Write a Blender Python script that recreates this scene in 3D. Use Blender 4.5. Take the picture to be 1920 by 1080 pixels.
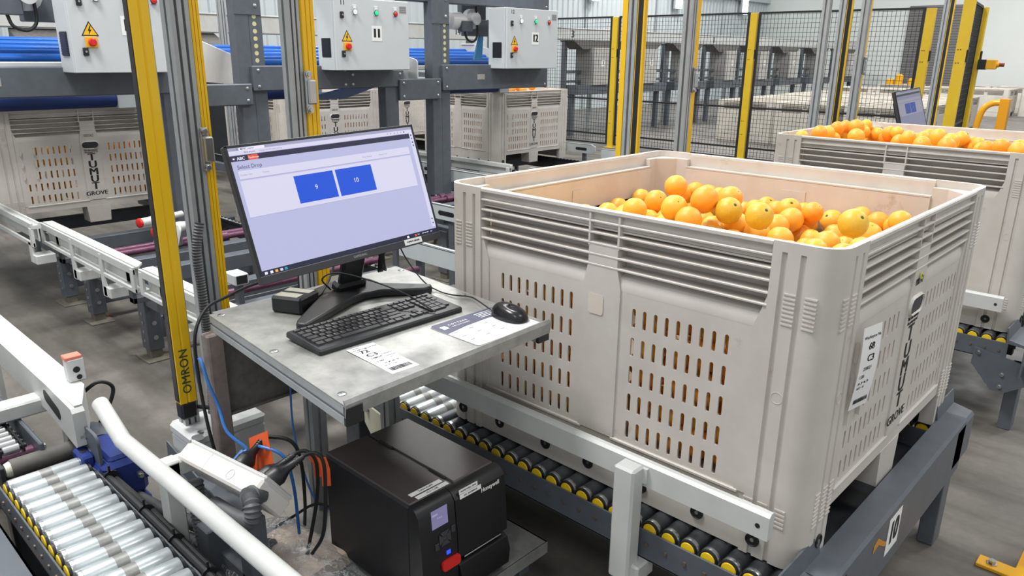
import bpy, bmesh, math, random
from mathutils import Vector, Matrix, Euler
S = bpy.context.scene
for o in list(bpy.data.objects): bpy.data.objects.remove(o)
R = math.radians
rnd = random.Random(7)

# ------------------------------------------------------------------ camera, world, lights, exposure
cam_d = bpy.data.cameras.new('camera'); cam = bpy.data.objects.new('camera', cam_d); S.collection.objects.link(cam); S.camera = cam
F_PX, YAW, PITCH, ROLL = 1414.107, R(133.16863), R(17.2682), R(0.68195)
CAM = Vector((0.50635, -1.49083, 1.56454))
fw = Vector((math.cos(YAW)*math.cos(PITCH), math.sin(YAW)*math.cos(PITCH), -math.sin(PITCH)))
rt = Vector((math.sin(YAW), -math.cos(YAW), 0)); up = rt.cross(fw)
rt2 = rt*math.cos(ROLL)+up*math.sin(ROLL); up2 = -rt*math.sin(ROLL)+up*math.cos(ROLL)
M = Matrix((rt2, up2, -fw)).transposed().to_4x4(); M.translation = CAM
cam.matrix_world = M
cam_d.sensor_width = 36; cam_d.sensor_fit = 'HORIZONTAL'; cam_d.lens = F_PX/1920*36; cam_d.clip_start = .05; cam_d.clip_end = 200

w = bpy.data.worlds.new('hall_light'); S.world = w; w.use_nodes = True
bg = w.node_tree.nodes['Background']; bg.inputs[0].default_value = (.93, .97, 1, 1); bg.inputs[1].default_value = .62

def area(name, loc, sx, sy, power, col=(1, .985, .96), rot=(0, 0, 0)):
    d = bpy.data.lights.new(name, 'AREA'); d.shape = 'RECTANGLE'; d.size = sx; d.size_y = sy; d.energy = power; d.color = col
    o = bpy.data.objects.new(name, d); S.collection.objects.link(o); o.location = loc; o.rotation_euler = rot
    return o
for i, (x, y, p) in enumerate(((-3.3, 2.6, 260), (-2.9, -1.9, 430), (3.2, 2.0, 110), (-8.5, -1.5, 250), (-9.5, 7.0, 330), (-4.5, 13.5, 420), (2.5, 8.5, 330), (-10.5, 18.5, 420), (-3.5, 22.5, 480), (2.0, -5.0, 120))):
    area('high_bay_light', (x, y, 6.6), 1.6, 1.6, p)
S.view_settings.view_transform = 'Standard'; S.view_settings.look = 'None'; S.view_settings.gamma = 1; S.view_settings.exposure = 0.0
S.view_settings.use_curve_mapping = False
try:
    S.cycles.use_denoising = True; S.cycles.max_bounces = 8; S.cycles.transparent_max_bounces = 16; S.cycles.caustics_reflective = False; S.cycles.caustics_refractive = False
    S.cycles.sample_clamp_indirect = 6
except Exception: pass

# ------------------------------------------------------------------ materials
def srgb(r, g, b):
    f = lambda c: c/12.92 if c <= .04045 else ((c+.055)/1.055)**2.4
    return (f(r/255), f(g/255), f(b/255), 1)
MATS = {}
def mat(name, rgb, rough=.5, metal=0, noise=None, bump=0, spec=.5, emit=0, coat=0, alpha=1, trans=0, scale=6, dirt=None, sss=0):
    """procedural principled material; noise = second colour mixed in by noise, dirt = (colour, scale, threshold)"""
    if name in MATS: return MATS[name]
    m = bpy.data.materials.new(name); m.use_nodes = True; nt = m.node_tree; N = nt.nodes; L = nt.links
    b = N['Principled BSDF']
    c = srgb(*rgb); b.inputs['Base Color'].default_value = c; b.inputs['Roughness'].default_value = rough; b.inputs['Metallic'].default_value = metal
    b.inputs['Specular IOR Level'].default_value = spec
    if coat: b.inputs['Coat Weight'].default_value = coat; b.inputs['Coat Roughness'].default_value = .15
    if trans: b.inputs['Transmission Weight'].default_value = trans
    if sss: b.inputs['Subsurface Weight'].default_value = sss; b.inputs['Subsurface Radius'].default_value = (.03, .012, .004); b.inputs['Subsurface Scale'].default_value = .3
    if emit: b.inputs['Emission Color'].default_value = c; b.inputs['Emission Strength'].default_value = emit
    if alpha < 1: b.inputs['Alpha'].default_value = alpha
    if noise or bump or dirt:
        tc = N.new('ShaderNodeTexCoord'); nz = N.new('ShaderNodeTexNoise'); nz.inputs['Scale'].default_value = scale; nz.inputs['Detail'].default_value = 6; nz.inputs['Roughness'].default_value = .6
        L.new(tc.outputs['Object'], nz.inputs['Vector'])
        out = None
        if noise:
            rp = N.new('ShaderNodeValToRGB'); rp.color_ramp.elements[0].position = .35; rp.color_ramp.elements[1].position = .68
            rp.color_ramp.elements[0].color = srgb(*noise); rp.color_ramp.elements[1].color = c
            L.new(nz.outputs['Fac'], rp.inputs['Fac']); out = rp.outputs['Color']; L.new(out, b.inputs['Base Color'])
        if dirt:
            dc, ds, th = dirt
            n2 = N.new('ShaderNodeTexNoise'); n2.inputs['Scale'].default_value = ds; n2.inputs['Detail'].default_value = 8; n2.inputs['Roughness'].default_value = .7
            L.new(tc.outputs['Object'], n2.inputs['Vector'])
            r2 = N.new('ShaderNodeValToRGB'); r2.color_ramp.elements[0].position = th; r2.color_ramp.elements[1].position = min(1, th+.12)
            L.new(n2.outputs['Fac'], r2.inputs['Fac'])
            mx = N.new('ShaderNodeMix'); mx.data_type = 'RGBA'
            mx.inputs[7].default_value = srgb(*dc)
            if out: L.new(out, mx.inputs[6])
            else: mx.inputs[6].default_value = c
            ml = N.new('ShaderNodeMath'); ml.operation = 'MULTIPLY'; ml.inputs[1].default_value = .7
            L.new(r2.outputs['Color'], ml.inputs[0]); L.new(ml.outputs[0], mx.inputs[0]); L.new(mx.outputs[2], b.inputs['Base Color'])
        if bump:
            bp = N.new('ShaderNodeBump'); bp.inputs['Strength'].default_value = bump; bp.inputs['Distance'].default_value = .01
            L.new(nz.outputs['Fac'], bp.inputs['Height']); L.new(bp.outputs['Normal'], b.inputs['Normal'])
    MATS[name] = m
    return m
BIN = mat('bin_plastic', (208, 203, 196), .42, noise=(199, 193, 185), scale=9, dirt=((150, 124, 100), 5, .63))
BINCLEAN = mat('bin_plastic_clean', (206, 205, 199), .45, noise=(198, 195, 188), scale=9, dirt=((150, 130, 108), 5, .7))
BINFAR = mat('bin_plastic_far', (222, 218, 208), .5, noise=(206, 200, 190), scale=3)
CHAR = mat('charcoal_paint', (92, 98, 106), .45, noise=(84, 90, 97), scale=14, dirt=((98, 98, 96), 16, .72))
DARKSTEEL = mat('dark_steel', (48, 51, 55), .5, noise=(42, 44, 47), scale=10)
WHITEP = mat('white_paint', (208, 210, 208), .35, noise=(198, 200, 197), scale=8, dirt=((170, 160, 148), 22, .76))
PALEP = mat('pale_grey_paint', (196, 203, 204), .4, noise=(188, 195, 196), scale=8, dirt=((140, 140, 136), 20, .74))
CAB = mat('cabinet_grey', (203, 208, 210), .42, noise=(199, 204, 206), scale=5)
YEL = mat('yellow_paint', (236, 190, 30), .35, noise=(236, 190, 24), scale=8)
YELD = mat('yellow_post_paint', (226, 190, 42), .4, noise=(220, 182, 38), scale=8)
AMBER = mat('amber_paint', (238, 176, 30), .4)
ALU = mat('anodised_aluminium', (172, 176, 178), .4, metal=.25, noise=(162, 166, 168), scale=20)
GALV = mat('galvanised_steel', (176, 176, 172), .4, metal=.4, noise=(150, 150, 147), scale=22, bump=.05, dirt=((132, 124, 114), 12, .72))
GALVD = mat('galvanised_dark', (118, 115, 112), .5, metal=.3, noise=(98, 96, 93), scale=30, bump=.06)
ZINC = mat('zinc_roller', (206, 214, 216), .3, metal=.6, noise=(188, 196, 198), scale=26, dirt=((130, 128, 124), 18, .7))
ZINCW = mat('worn_zinc', (156, 157, 155), .42, metal=.5, noise=(132, 132, 130), scale=30)
STEEL = mat('bright_steel', (190, 192, 192), .28, metal=.95)
RUSTY = mat('rusty_bolt', (110, 96, 84), .6, metal=.4)
BLACK = mat('black_plastic', (34, 35, 38), .42, noise=(30, 31, 34), scale=30)
BLACKM = mat('black_matte', (24, 25, 27), .6)
RUBBER = mat('rubber', (30, 30, 31), .75)
PRN = mat('printer_shell', (38, 38, 42), .5, noise=(34, 34, 38), scale=40, bump=.02)
PRNTOP = mat('printer_lid', (80, 73, 71), .42, noise=(70, 64, 63), scale=6, bump=.03, dirt=((92, 84, 80), 30, .74))  # reddish grey reflection on the black lid is put into its colour
PRNF = mat('printer_front', (30, 30, 33), .36)
BEZEL = mat('monitor_bezel', (58, 57, 60), .38)
CONDUIT = mat('grey_conduit', (88, 90, 93), .55)
BLUEP = mat('blue_paint', (36, 56, 128), .38, noise=(30, 48, 112), scale=12)
BLUER = mat('blue_roller', (22, 96, 190), .3)
BLUEC = mat('blue_cable', (52, 116, 190), .45)
MAUVE = mat('purple_shaft', (112, 68, 92), .38, metal=.3, noise=(92, 54, 76), scale=30)
PAPER = mat('white_paper', (240, 240, 238), .7)
INK = mat('black_ink', (26, 26, 28), .7)
GREYINK = mat('grey_ink', (120, 118, 122), .7)
ORTAG = mat('orange_tag', (226, 92, 36), .6)
RED = mat('red_plastic', (214, 40, 36), .35)
REDPLATE = mat('maroon_plate', (112, 44, 50), .5)
OFFW = mat('offwhite_plastic', (226, 222, 218), .45, noise=(220, 214, 208), scale=10)
LTBOX = mat('light_grey_plastic', (206, 208, 208), .45)
CREAM = mat('cream_plate', (206, 206, 186), .4, metal=.2)
FLAPS = mat('black_brush', (22, 22, 23), .9)

# ------------------------------------------------------------------ mesh builder
class MB:
    def __init__(s): s.v = []; s.f = []; s.m = []; s.mats = []; s.cur = 0
    def use(s, m):
        if m not in s.mats: s.mats.append(m)
        s.cur = s.mats.index(m); return s
    def add(s, vs, fs, T=None):
        b = len(s.v)
        s.v += [tuple(T @ Vector(v)) for v in vs] if T is not None else [tuple(v) for v in vs]
        s.f += [[i+b for i in f] for f in fs]; s.m += [s.cur]*len(fs); return s
    def box(s, a, b, T=None):
        x0, y0, z0 = [min(p, q) for p, q in zip(a, b)]; x1, y1, z1 = [max(p, q) for p, q in zip(a, b)]
        return s.add([(x0, y0, z0), (x1, y0, z0), (x1, y1, z0), (x0, y1, z0), (x0, y0, z1), (x1, y0, z1), (x1, y1, z1), (x0, y1, z1)],
                     [(0, 3, 2, 1), (4, 5, 6, 7), (0, 1, 5, 4), (1, 2, 6, 5), (2, 3, 7, 6), (3, 0, 4, 7)], T)
    def rbox(s, a, b, c=.004, T=None):
        lo = [min(p, q) for p, q in zip(a, b)]; hi = [max(p, q) for p, q in zip(a, b)]
        c = min(c, min(h-l for l, h in zip(lo, hi))*.45)
        vs = []; idx = {}
        for sx in (0, 1):
            for sy in (0, 1):
                for sz in (0, 1):
                    g = (sx, sy, sz)
                    for k in range(3):
                        p = []
                        for j in range(3):
                            e = (lo[j], hi[j])[g[j]]
                            if j != k: e += c*(1 if g[j] == 0 else -1)
                            p.append(e)
                        idx[g, k] = len(vs); vs.append(tuple(p))
        fs = []
        for k in range(3):
            i, j = (k+1) % 3, (k+2) % 3
            for e in (0, 1):
                q = []
                for a1, b1 in ((0, 0), (1, 0), (1, 1), (0, 1)):
                    g = [0, 0, 0]; g[k] = e; g[i] = a1; g[j] = b1; q.append(idx[tuple(g), k])
                fs.append(q if e else q[::-1])
            for a1 in (0, 1):
                for b1 in (0, 1):
                    g0 = [0, 0, 0]; g0[i] = a1; g0[j] = b1; g1 = list(g0); g1[k] = 1
                    q = [idx[tuple(g0), i], idx[tuple(g1), i], idx[tuple(g1), j], idx[tuple(g0), j]]
                    fs.append(q if (a1 == b1) else q[::-1])
        for g in [(x, y, z) for x in (0, 1) for y in (0, 1) for z in (0, 1)]:
            q = [idx[g, 0], idx[g, 1], idx[g, 2]]
            fs.append(q if sum(g) % 2 == 1 else q[::-1])
        return s.add(vs, fs, T)
    def cyl(s, p0, p1, r, n=16, r2=None, caps=True):
        p0 = Vector(p0); p1 = Vector(p1); r2 = r if r2 is None else r2
        d = (p1-p0).normalized(); a = d.orthogonal().normalized(); b = d.cross(a)
        vs = []
        for p, q in ((p0, r), (p1, r2)):
            for i in range(n):
                t = 2*math.pi*i/n; vs.append(p+a*math.cos(t)*q+b*math.sin(t)*q)
        fs = [(i, (i+1) % n, n+(i+1) % n, n+i) for i in range(n)]
        if caps: fs += [tuple(range(n-1, -1, -1)), tuple(range(n, 2*n))]
        return s.add(vs, fs)
    def rings(s, p0, d, prof, n=20, caps=True):
        """lathe: prof = [(distance along d, radius)]"""
        p0 = Vector(p0); d = Vector(d).normalized(); a = d.orthogonal().normalized(); b = d.cross(a); vs = []
        for h, q in prof:
            for i in range(n):
                t = 2*math.pi*i/n; vs.append(p0+d*h+a*math.cos(t)*q+b*math.sin(t)*q)
        fs = []
        for k in range(len(prof)-1):
            fs += [(k*n+i, k*n+(i+1) % n, (k+1)*n+(i+1) % n, (k+1)*n+i) for i in range(n)]
        if caps: fs += [tuple(range(n-1, -1, -1)), tuple(range((len(prof)-1)*n, len(prof)*n))]
        return s.add(vs, fs)
    def tube(s, pts, r, n=8, smooth=6, rib=0, ribstep=.006):
        P = [Vector(p) for p in pts]
        if smooth and len(P) > 2:
            Q = [P[0]*2-P[1]]+P+[P[-1]*2-P[-2]]; out = []
            for i in range(1, len(Q)-2):
                a, b, c, d = Q[i-1:i+3]
                for k in range(smooth):
                    t = k/smooth
                    out.append(.5*((2*b)+(c-a)*t+(2*a-5*b+4*c-d)*t*t+(3*b-a-3*c+d)*t**3))
            out.append(P[-1]); P = out
        if rib:
            out = [P[0]]; 
            for i in range(len(P)-1):
                L = (P[i+1]-P[i]).length; k = max(1, int(L/ribstep+.5))
                out += [P[i].lerp(P[i+1], (j+1)/k) for j in range(k)]
            P = out
        d = (P[1]-P[0]).normalized(); a = d.orthogonal().normalized(); vs = []
        for i, p in enumerate(P):
            t = (P[min(i+1, len(P)-1)]-P[max(i-1, 0)]).normalized()
            a = (a-t*a.dot(t)).normalized(); b = t.cross(a)
            q = r*(1+(rib if i % 2 else -rib)) if rib else r
            for k in range(n):
                th = 2*math.pi*k/n; vs.append(p+a*math.cos(th)*q+b*math.sin(th)*q)
        m = len(P)
        fs = [(i*n+k, i*n+(k+1) % n, (i+1)*n+(k+1) % n, (i+1)*n+k) for i in range(m-1) for k in range(n)]
        fs += [tuple(range(n-1, -1, -1)), tuple(range((m-1)*n, m*n))]
        return s.add(vs, fs)
    def prism(s, poly, h0, h1, T=None):
        """poly in local xy, extruded along local z"""
        n = len(poly); vs = [(x, y, h0) for x, y in poly]+[(x, y, h1) for x, y in poly]
        ar = sum(poly[i][0]*poly[(i+1) % n][1]-poly[(i+1) % n][0]*poly[i][1] for i in range(n))
        fs = [(i, (i+1) % n, n+(i+1) % n, n+i) for i in range(n)]+[tuple(range(n-1, -1, -1)), tuple(range(n, 2*n))]
        if ar < 0: fs = [f[::-1] for f in fs]
        return s.add(vs, fs, T)
    def ball(s, c, r, nu=14, nv=9, T=None, sq=(1, 1, 1)):
        vs = [(0, 0, -1)]+[(math.cos(2*math.pi*i/nu)*math.cos(t), math.sin(2*math.pi*i/nu)*math.cos(t), math.sin(t)) for t in [math.pi*(j/(nv)-.5) for j in range(1, nv)] for i in range(nu)]+[(0, 0, 1)]
        vs = [(c[0]+x*r*sq[0], c[1]+y*r*sq[1], c[2]+z*r*sq[2]) for x, y, z in vs]
        fs = [(0, 1+(i+1) % nu, 1+i) for i in range(nu)]
        for j in range(nv-2): fs += [(1+j*nu+i, 1+j*nu+(i+1) % nu, 1+(j+1)*nu+(i+1) % nu, 1+(j+1)*nu+i) for i in range(nu)]
        t = len(vs)-1; fs += [(t, 1+(nv-2)*nu+i, 1+(nv-2)*nu+(i+1) % nu) for i in range(nu)]
        return s.add(vs, fs, T)
    def mesh(s, name, sharp=32):
        me = bpy.data.meshes.new(name); me.from_pydata(s.v, [], s.f); me.update()
        for m in s.mats: me.materials.append(m)
        me.polygons.foreach_set('material_index', s.m); me.polygons.foreach_set('use_smooth', [True]*len(s.f))
        try: me.set_sharp_from_angle(angle=R(sharp))
        except Exception: pass
        me.update(); return me

def link(o): S.collection.objects.link(o); return o
def tag(o, label=None, cat=None, group=None, kind=None):
    if label: o['label'] = label
    if cat: o['category'] = cat
    if group: o['group'] = group
    if kind: o['kind'] = kind
    return o
def thing(name, label, cat, loc=(0, 0, 0), rz=0, group=None):
    o = link(bpy.data.objects.new(name, None)); o.location = loc; o.rotation_euler = (0, 0, rz); o.empty_display_size = .05
    return tag(o, label, cat, group)
def obj(name, mb, parent=None, m=None, sharp=32):
    if m is not None and not mb.mats: mb.mats = [m]
    o = link(bpy.data.objects.new(name, mb.mesh(name, sharp) if isinstance(mb, MB) else mb))
    if parent: o.parent = parent
    return o
def solo(name, mb, label, cat, m=None, group=None, loc=None, rz=0):
    o = obj(name, mb, None, m); tag(o, label, cat, group)
    if loc: o.location = loc
    o.rotation_euler.z = rz
    return o
def struct(name, mb, m=None): return tag(obj(name, mb, None, m), kind='structure')
def copy_tree(o, loc=None, rz=None, label=None, group=None):
    def rec(a, par):
        c = a.copy(); S.collection.objects.link(c)
        if par: c.parent = par
        for ch in list(a.children): rec(ch, c)
        return c
    c = rec(o, None)
    if loc is not None: c.location = loc
    if rz is not None: c.rotation_euler = (0, 0, rz)
    if label: c['label'] = label
    if group: c['group'] = group
    return c
def T3(origin, ex, ey):
    """local frame: x axis ex, y axis ey, z = ex x ey"""
    ex = Vector(ex).normalized(); ey = Vector(ey); ey = (ey-ex*ey.dot(ex)).normalized(); ez = ex.cross(ey)
    m = Matrix((ex, ey, ez)).transposed().to_4x4(); m.translation = Vector(origin); return m
FONTC = {}
def text_polys(txt, size, bold=0, ext=.0003, sx=1, spacing=1, align='CENTER'):
    cu = bpy.data.curves.new('t', 'FONT'); cu.body = txt; cu.size = size; cu.align_x = align; cu.align_y = 'CENTER'; cu.extrude = ext; cu.offset = bold*size; cu.space_character = spacing; cu.resolution_u = 3
    to = bpy.data.objects.new('t', cu); S.collection.objects.link(to)
    dg = bpy.context.evaluated_depsgraph_get(); me = bpy.data.meshes.new_from_object(to.evaluated_get(dg))
    v = [(p.co.x*sx, p.co.y, p.co.z) for p in me.vertices]; f = [list(p.vertices) for p in me.polygons]
    bpy.data.objects.remove(to); bpy.data.curves.remove(cu); bpy.data.meshes.remove(me)
    return v, f
def text(mb, txt, size, T, bold=0, sx=1, spacing=1, ext=.0003, align='CENTER'):
    key = (txt, size, 0, sx, spacing, ext, align)
    if key not in FONTC: FONTC[key] = text_polys(txt, size, 0, ext, sx, spacing, align)
    v, f = FONTC[key]
    for k in ((0,) if not bold else (-1, 0, 1)): mb.add([(x+k*bold*size*1.4, y, z+(k+1)*.00004) for x, y, z in v], f, T)
    return mb
def stadium(cx, cy, wx, hy, n=5):
    """vertical or horizontal stadium loop, counter clockwise"""
    r = min(wx, hy)/2; out = []
    if hy >= wx:
        for k in range(n+1): t = math.pi*k/n; out.append((cx+r*math.cos(t), cy+hy/2-r+r*math.sin(t)))
        for k in range(n+1): t = math.pi+math.pi*k/n; out.append((cx+r*math.cos(t), cy-hy/2+r+r*math.sin(t)))
    else:
        for k in range(n+1): t = math.pi/2+math.pi*k/n; out.append((cx-wx/2+r+r*math.cos(t), cy+r*math.sin(t)))
        for k in range(n+1): t = -math.pi/2+math.pi*k/n; out.append((cx+wx/2-r+r*math.cos(t), cy+r*math.sin(t)))
    return out
def rrect(x0, y0, x1, y1, r, n=4):
    out = []
    for cx, cy, a in ((x1-r, y1-r, 0), (x0+r, y1-r, 90), (x0+r, y0+r, 180), (x1-r, y0+r, 270)):
        for k in range(n+1): t = R(a+90*k/n); out.append((cx+r*math.cos(t), cy+r*math.sin(t)))
    return out

# ------------------------------------------------------------------ setting
def floor_mat():
    m = bpy.data.materials.new('concrete'); m.use_nodes = True; nt = m.node_tree; N = nt.nodes; L = nt.links; b = N['Principled BSDF']
    tc = N.new('ShaderNodeTexCoord')
    def noise(scale, sc=(1, 1, 1), det=8, rough=.6):
        mp = N.new('ShaderNodeMapping'); mp.inputs['Scale'].default_value = sc; L.new(tc.outputs['Object'], mp.inputs['Vector'])
        n = N.new('ShaderNodeTexNoise'); n.inputs['Scale'].default_value = scale; n.inputs['Detail'].default_value = det; n.inputs['Roughness'].default_value = rough
        L.new(mp.outputs['Vector'], n.inputs['Vector']); return n
    def ramp(src, stops):
        r = N.new('ShaderNodeValToRGB'); e = r.color_ramp.elements
        while len(e) < len(stops): e.new(.5)
        for k, (p, c) in enumerate(stops): e[k].position = p; e[k].color = c
        L.new(src, r.inputs['Fac']); return r
    def mixm(a, c, f=1):
        x = N.new('ShaderNodeMix'); x.data_type = 'RGBA'; x.blend_type = 'MULTIPLY'; x.inputs[0].default_value = f
        L.new(a, x.inputs[6]); L.new(c, x.inputs[7]); return x.outputs[2]
    base = ramp(noise(1.3).outputs['Fac'], [(.3, srgb(90, 87, 82)), (.5, srgb(110, 106, 100)), (.72, srgb(132, 127, 119))])
    streak = ramp(noise(2.2, (.35, 2.4, 1)).outputs['Fac'], [(.36, (.62, .61, .6, 1)), (.56, (1, 1, 1, 1))])
    fine = ramp(noise(34, det=4).outputs['Fac'], [(.3, (.82, .82, .82, 1)), (.6, (1, 1, 1, 1))])
    spot = ramp(noise(9, det=3, rough=.45).outputs['Fac'], [(.24, (.55, .53, .5, 1)), (.32, (1, 1, 1, 1))])
    c = mixm(mixm(mixm(base.outputs['Color'], streak.outputs['Color']), fine.outputs['Color'], .7), spot.outputs['Color'], .7)
    L.new(c, b.inputs['Base Color'])
    rr = ramp(noise(3).outputs['Fac'], [(.3, (.38, .38, .38, 1)), (.7, (.62, .62, .62, 1))]); L.new(rr.outputs['Color'], b.inputs['Roughness'])
    bp = N.new('ShaderNodeBump'); bp.inputs['Strength'].default_value = .06; L.new(noise(40).outputs['Fac'], bp.inputs['Height']); L.new(bp.outputs['Normal'], b.inputs['Normal'])
    return m
mb = MB(); mb.use(floor_mat()); mb.box((-14.2, -10, -.2), (8, 28.6, 0)); struct('floor', mb)
CORR = mat('corrugated_sheet', (206, 214, 216), .45, metal=.1, noise=(198, 206, 210), scale=.6)
WALLW = mat('smooth_white_panel', (228, 232, 228), .5, noise=(224, 228, 224), scale=.8)
mb = MB(); mb.use(CORR); prof = []
y = -10.0
while y < 28.3:
    prof += [(-14, y), (-14, y+.13), (-13.965, y+.155), (-13.965, y+.19), (-14, y+.215)]; y += .23
prof += [(-14, 28.4)]
vs = [(a, b_, 0) for a, b_ in prof]+[(a, b_, 8) for a, b_ in prof]; n = len(prof)
mb.add(vs, [(i, i+1, n+i+1, n+i) for i in range(n-1)]); mb.box((-14.2, -10, 0), (-14.06, 28.6, 8)); struct('wall_back', mb)
mb = MB(); mb.use(WALLW); mb.box((-14.2, 28.4, 0), (8, 28.6, 8)); struct('wall_right', mb)
mb = MB(); mb.use(PALEP)
for z in (3.55, 5.6): mb.box((-13.97, -10, z), (-13.8, 28.4, z+.14))
struct('trim_1', mb)
mb = MB(); mb.use(mat('seam_grey', (176, 184, 188), .5))
for y in (5.2, 14.6, 16.9, 20.6, 24.9): mb.box((-13.97, y, 0), (-13.93, y+.06, 8))
struct('trim_2', mb)
mb = MB(); mb.use(mat('roller_door_grey', (126, 124, 124), .6, noise=(120, 118, 118), scale=3))
z = .5
mb.box((-8.62, 28.3, .0), (-6.9, 28.4, 3.3))
while z < 3.3: mb.box((-8.6, 28.28, z), (-6.92, 28.31, z+.07)); z += .085
struct('door_1', mb)
LED = mat('led_strip', (244, 250, 255), emit=9)
lt = None
for i, y in enumerate((16.9, 21.4, 26.0)):
    lbl = ('first bright vertical strip light on the corrugated wall, leftmost of three', 'middle bright vertical strip light on the corrugated wall', 'bright vertical strip light on the corrugated wall nearest the white wall')[i]
    t = thing('wall_strip_light', lbl, 'light', (-13.72, y+.2, 3.05), 0, 'strip lights high on the corrugated wall')
    mb = MB(); mb.use(PALEP); mb.rbox((-.12, -.19, -.02), (-.03, .19, 1.6), .01); obj('housing', mb, t)
    mb = MB(); mb.use(LED); mb.rbox((-.03, -.16, 0), (.02, .16, 1.58), .012); obj('diffuser', mb, t)

# ------------------------------------------------------------------ the fruit bins
BH = .7565; BS = 1.165; HB = BS/2
RIBS = (.7225, .6935, .6665, .6385, .6115)
def slot_panel(mb, T, cols, rows, u0, u1, z0, z1, w0, w1, sw, sh, skip=()):
    """a flat panel between u0..u1, z0..z1 with real stadium slots; frame T maps (u, w, z)"""
    P = lambda u, w_, z: T @ Vector((u, w_, z))
    cu = [u0]+[(a+b)/2 for a, b in zip(cols, cols[1:])]+[u1]; cz = [z0]+[(a+b)/2 for a, b in zip(rows, rows[1:])]+[z1]
    for i, u in enumerate(cols):
        for j, z in enumerate(rows):
            a, b, c, d = cu[i], cu[i+1], cz[j], cz[j+1]
            if (i, j) in skip:
                for w_, fl in ((w0, 0), (w1, 1)):
                    q = [P(a, w_, c), P(b, w_, c), P(b, w_, d), P(a, w_, d)]; mb.add(q if not fl else q[::-1], [(0, 1, 2, 3)])
                continue
            L = stadium(u, z, sw, sh, 4); n = len(L); h = n//2   # starts at the right of the top arc
            top = 2; bot = h+2
            for w_, fl in ((w0, 0), (w1, 1)):
                left = [(u, d), (a, d), (a, c), (u, c)]+[L[k] for k in range(bot, top-1, -1)]
                right = [(u, c), (b, c), (b, d), (u, d)]+[L[k % n] for k in range(top+n, bot-1, -1)]
                for poly in (left, right):
                    q = [P(x, w_, y) for x, y in poly]; mb.add(q if not fl else q[::-1], [list(range(len(q)))])
            vs = [P(x, w0, y) for x, y in L]+[P(x, w1, y) for x, y in L]
            mb.add(vs, [(k, n+k, n+(k+1) % n, (k+1) % n) for k in range(n)])
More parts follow.
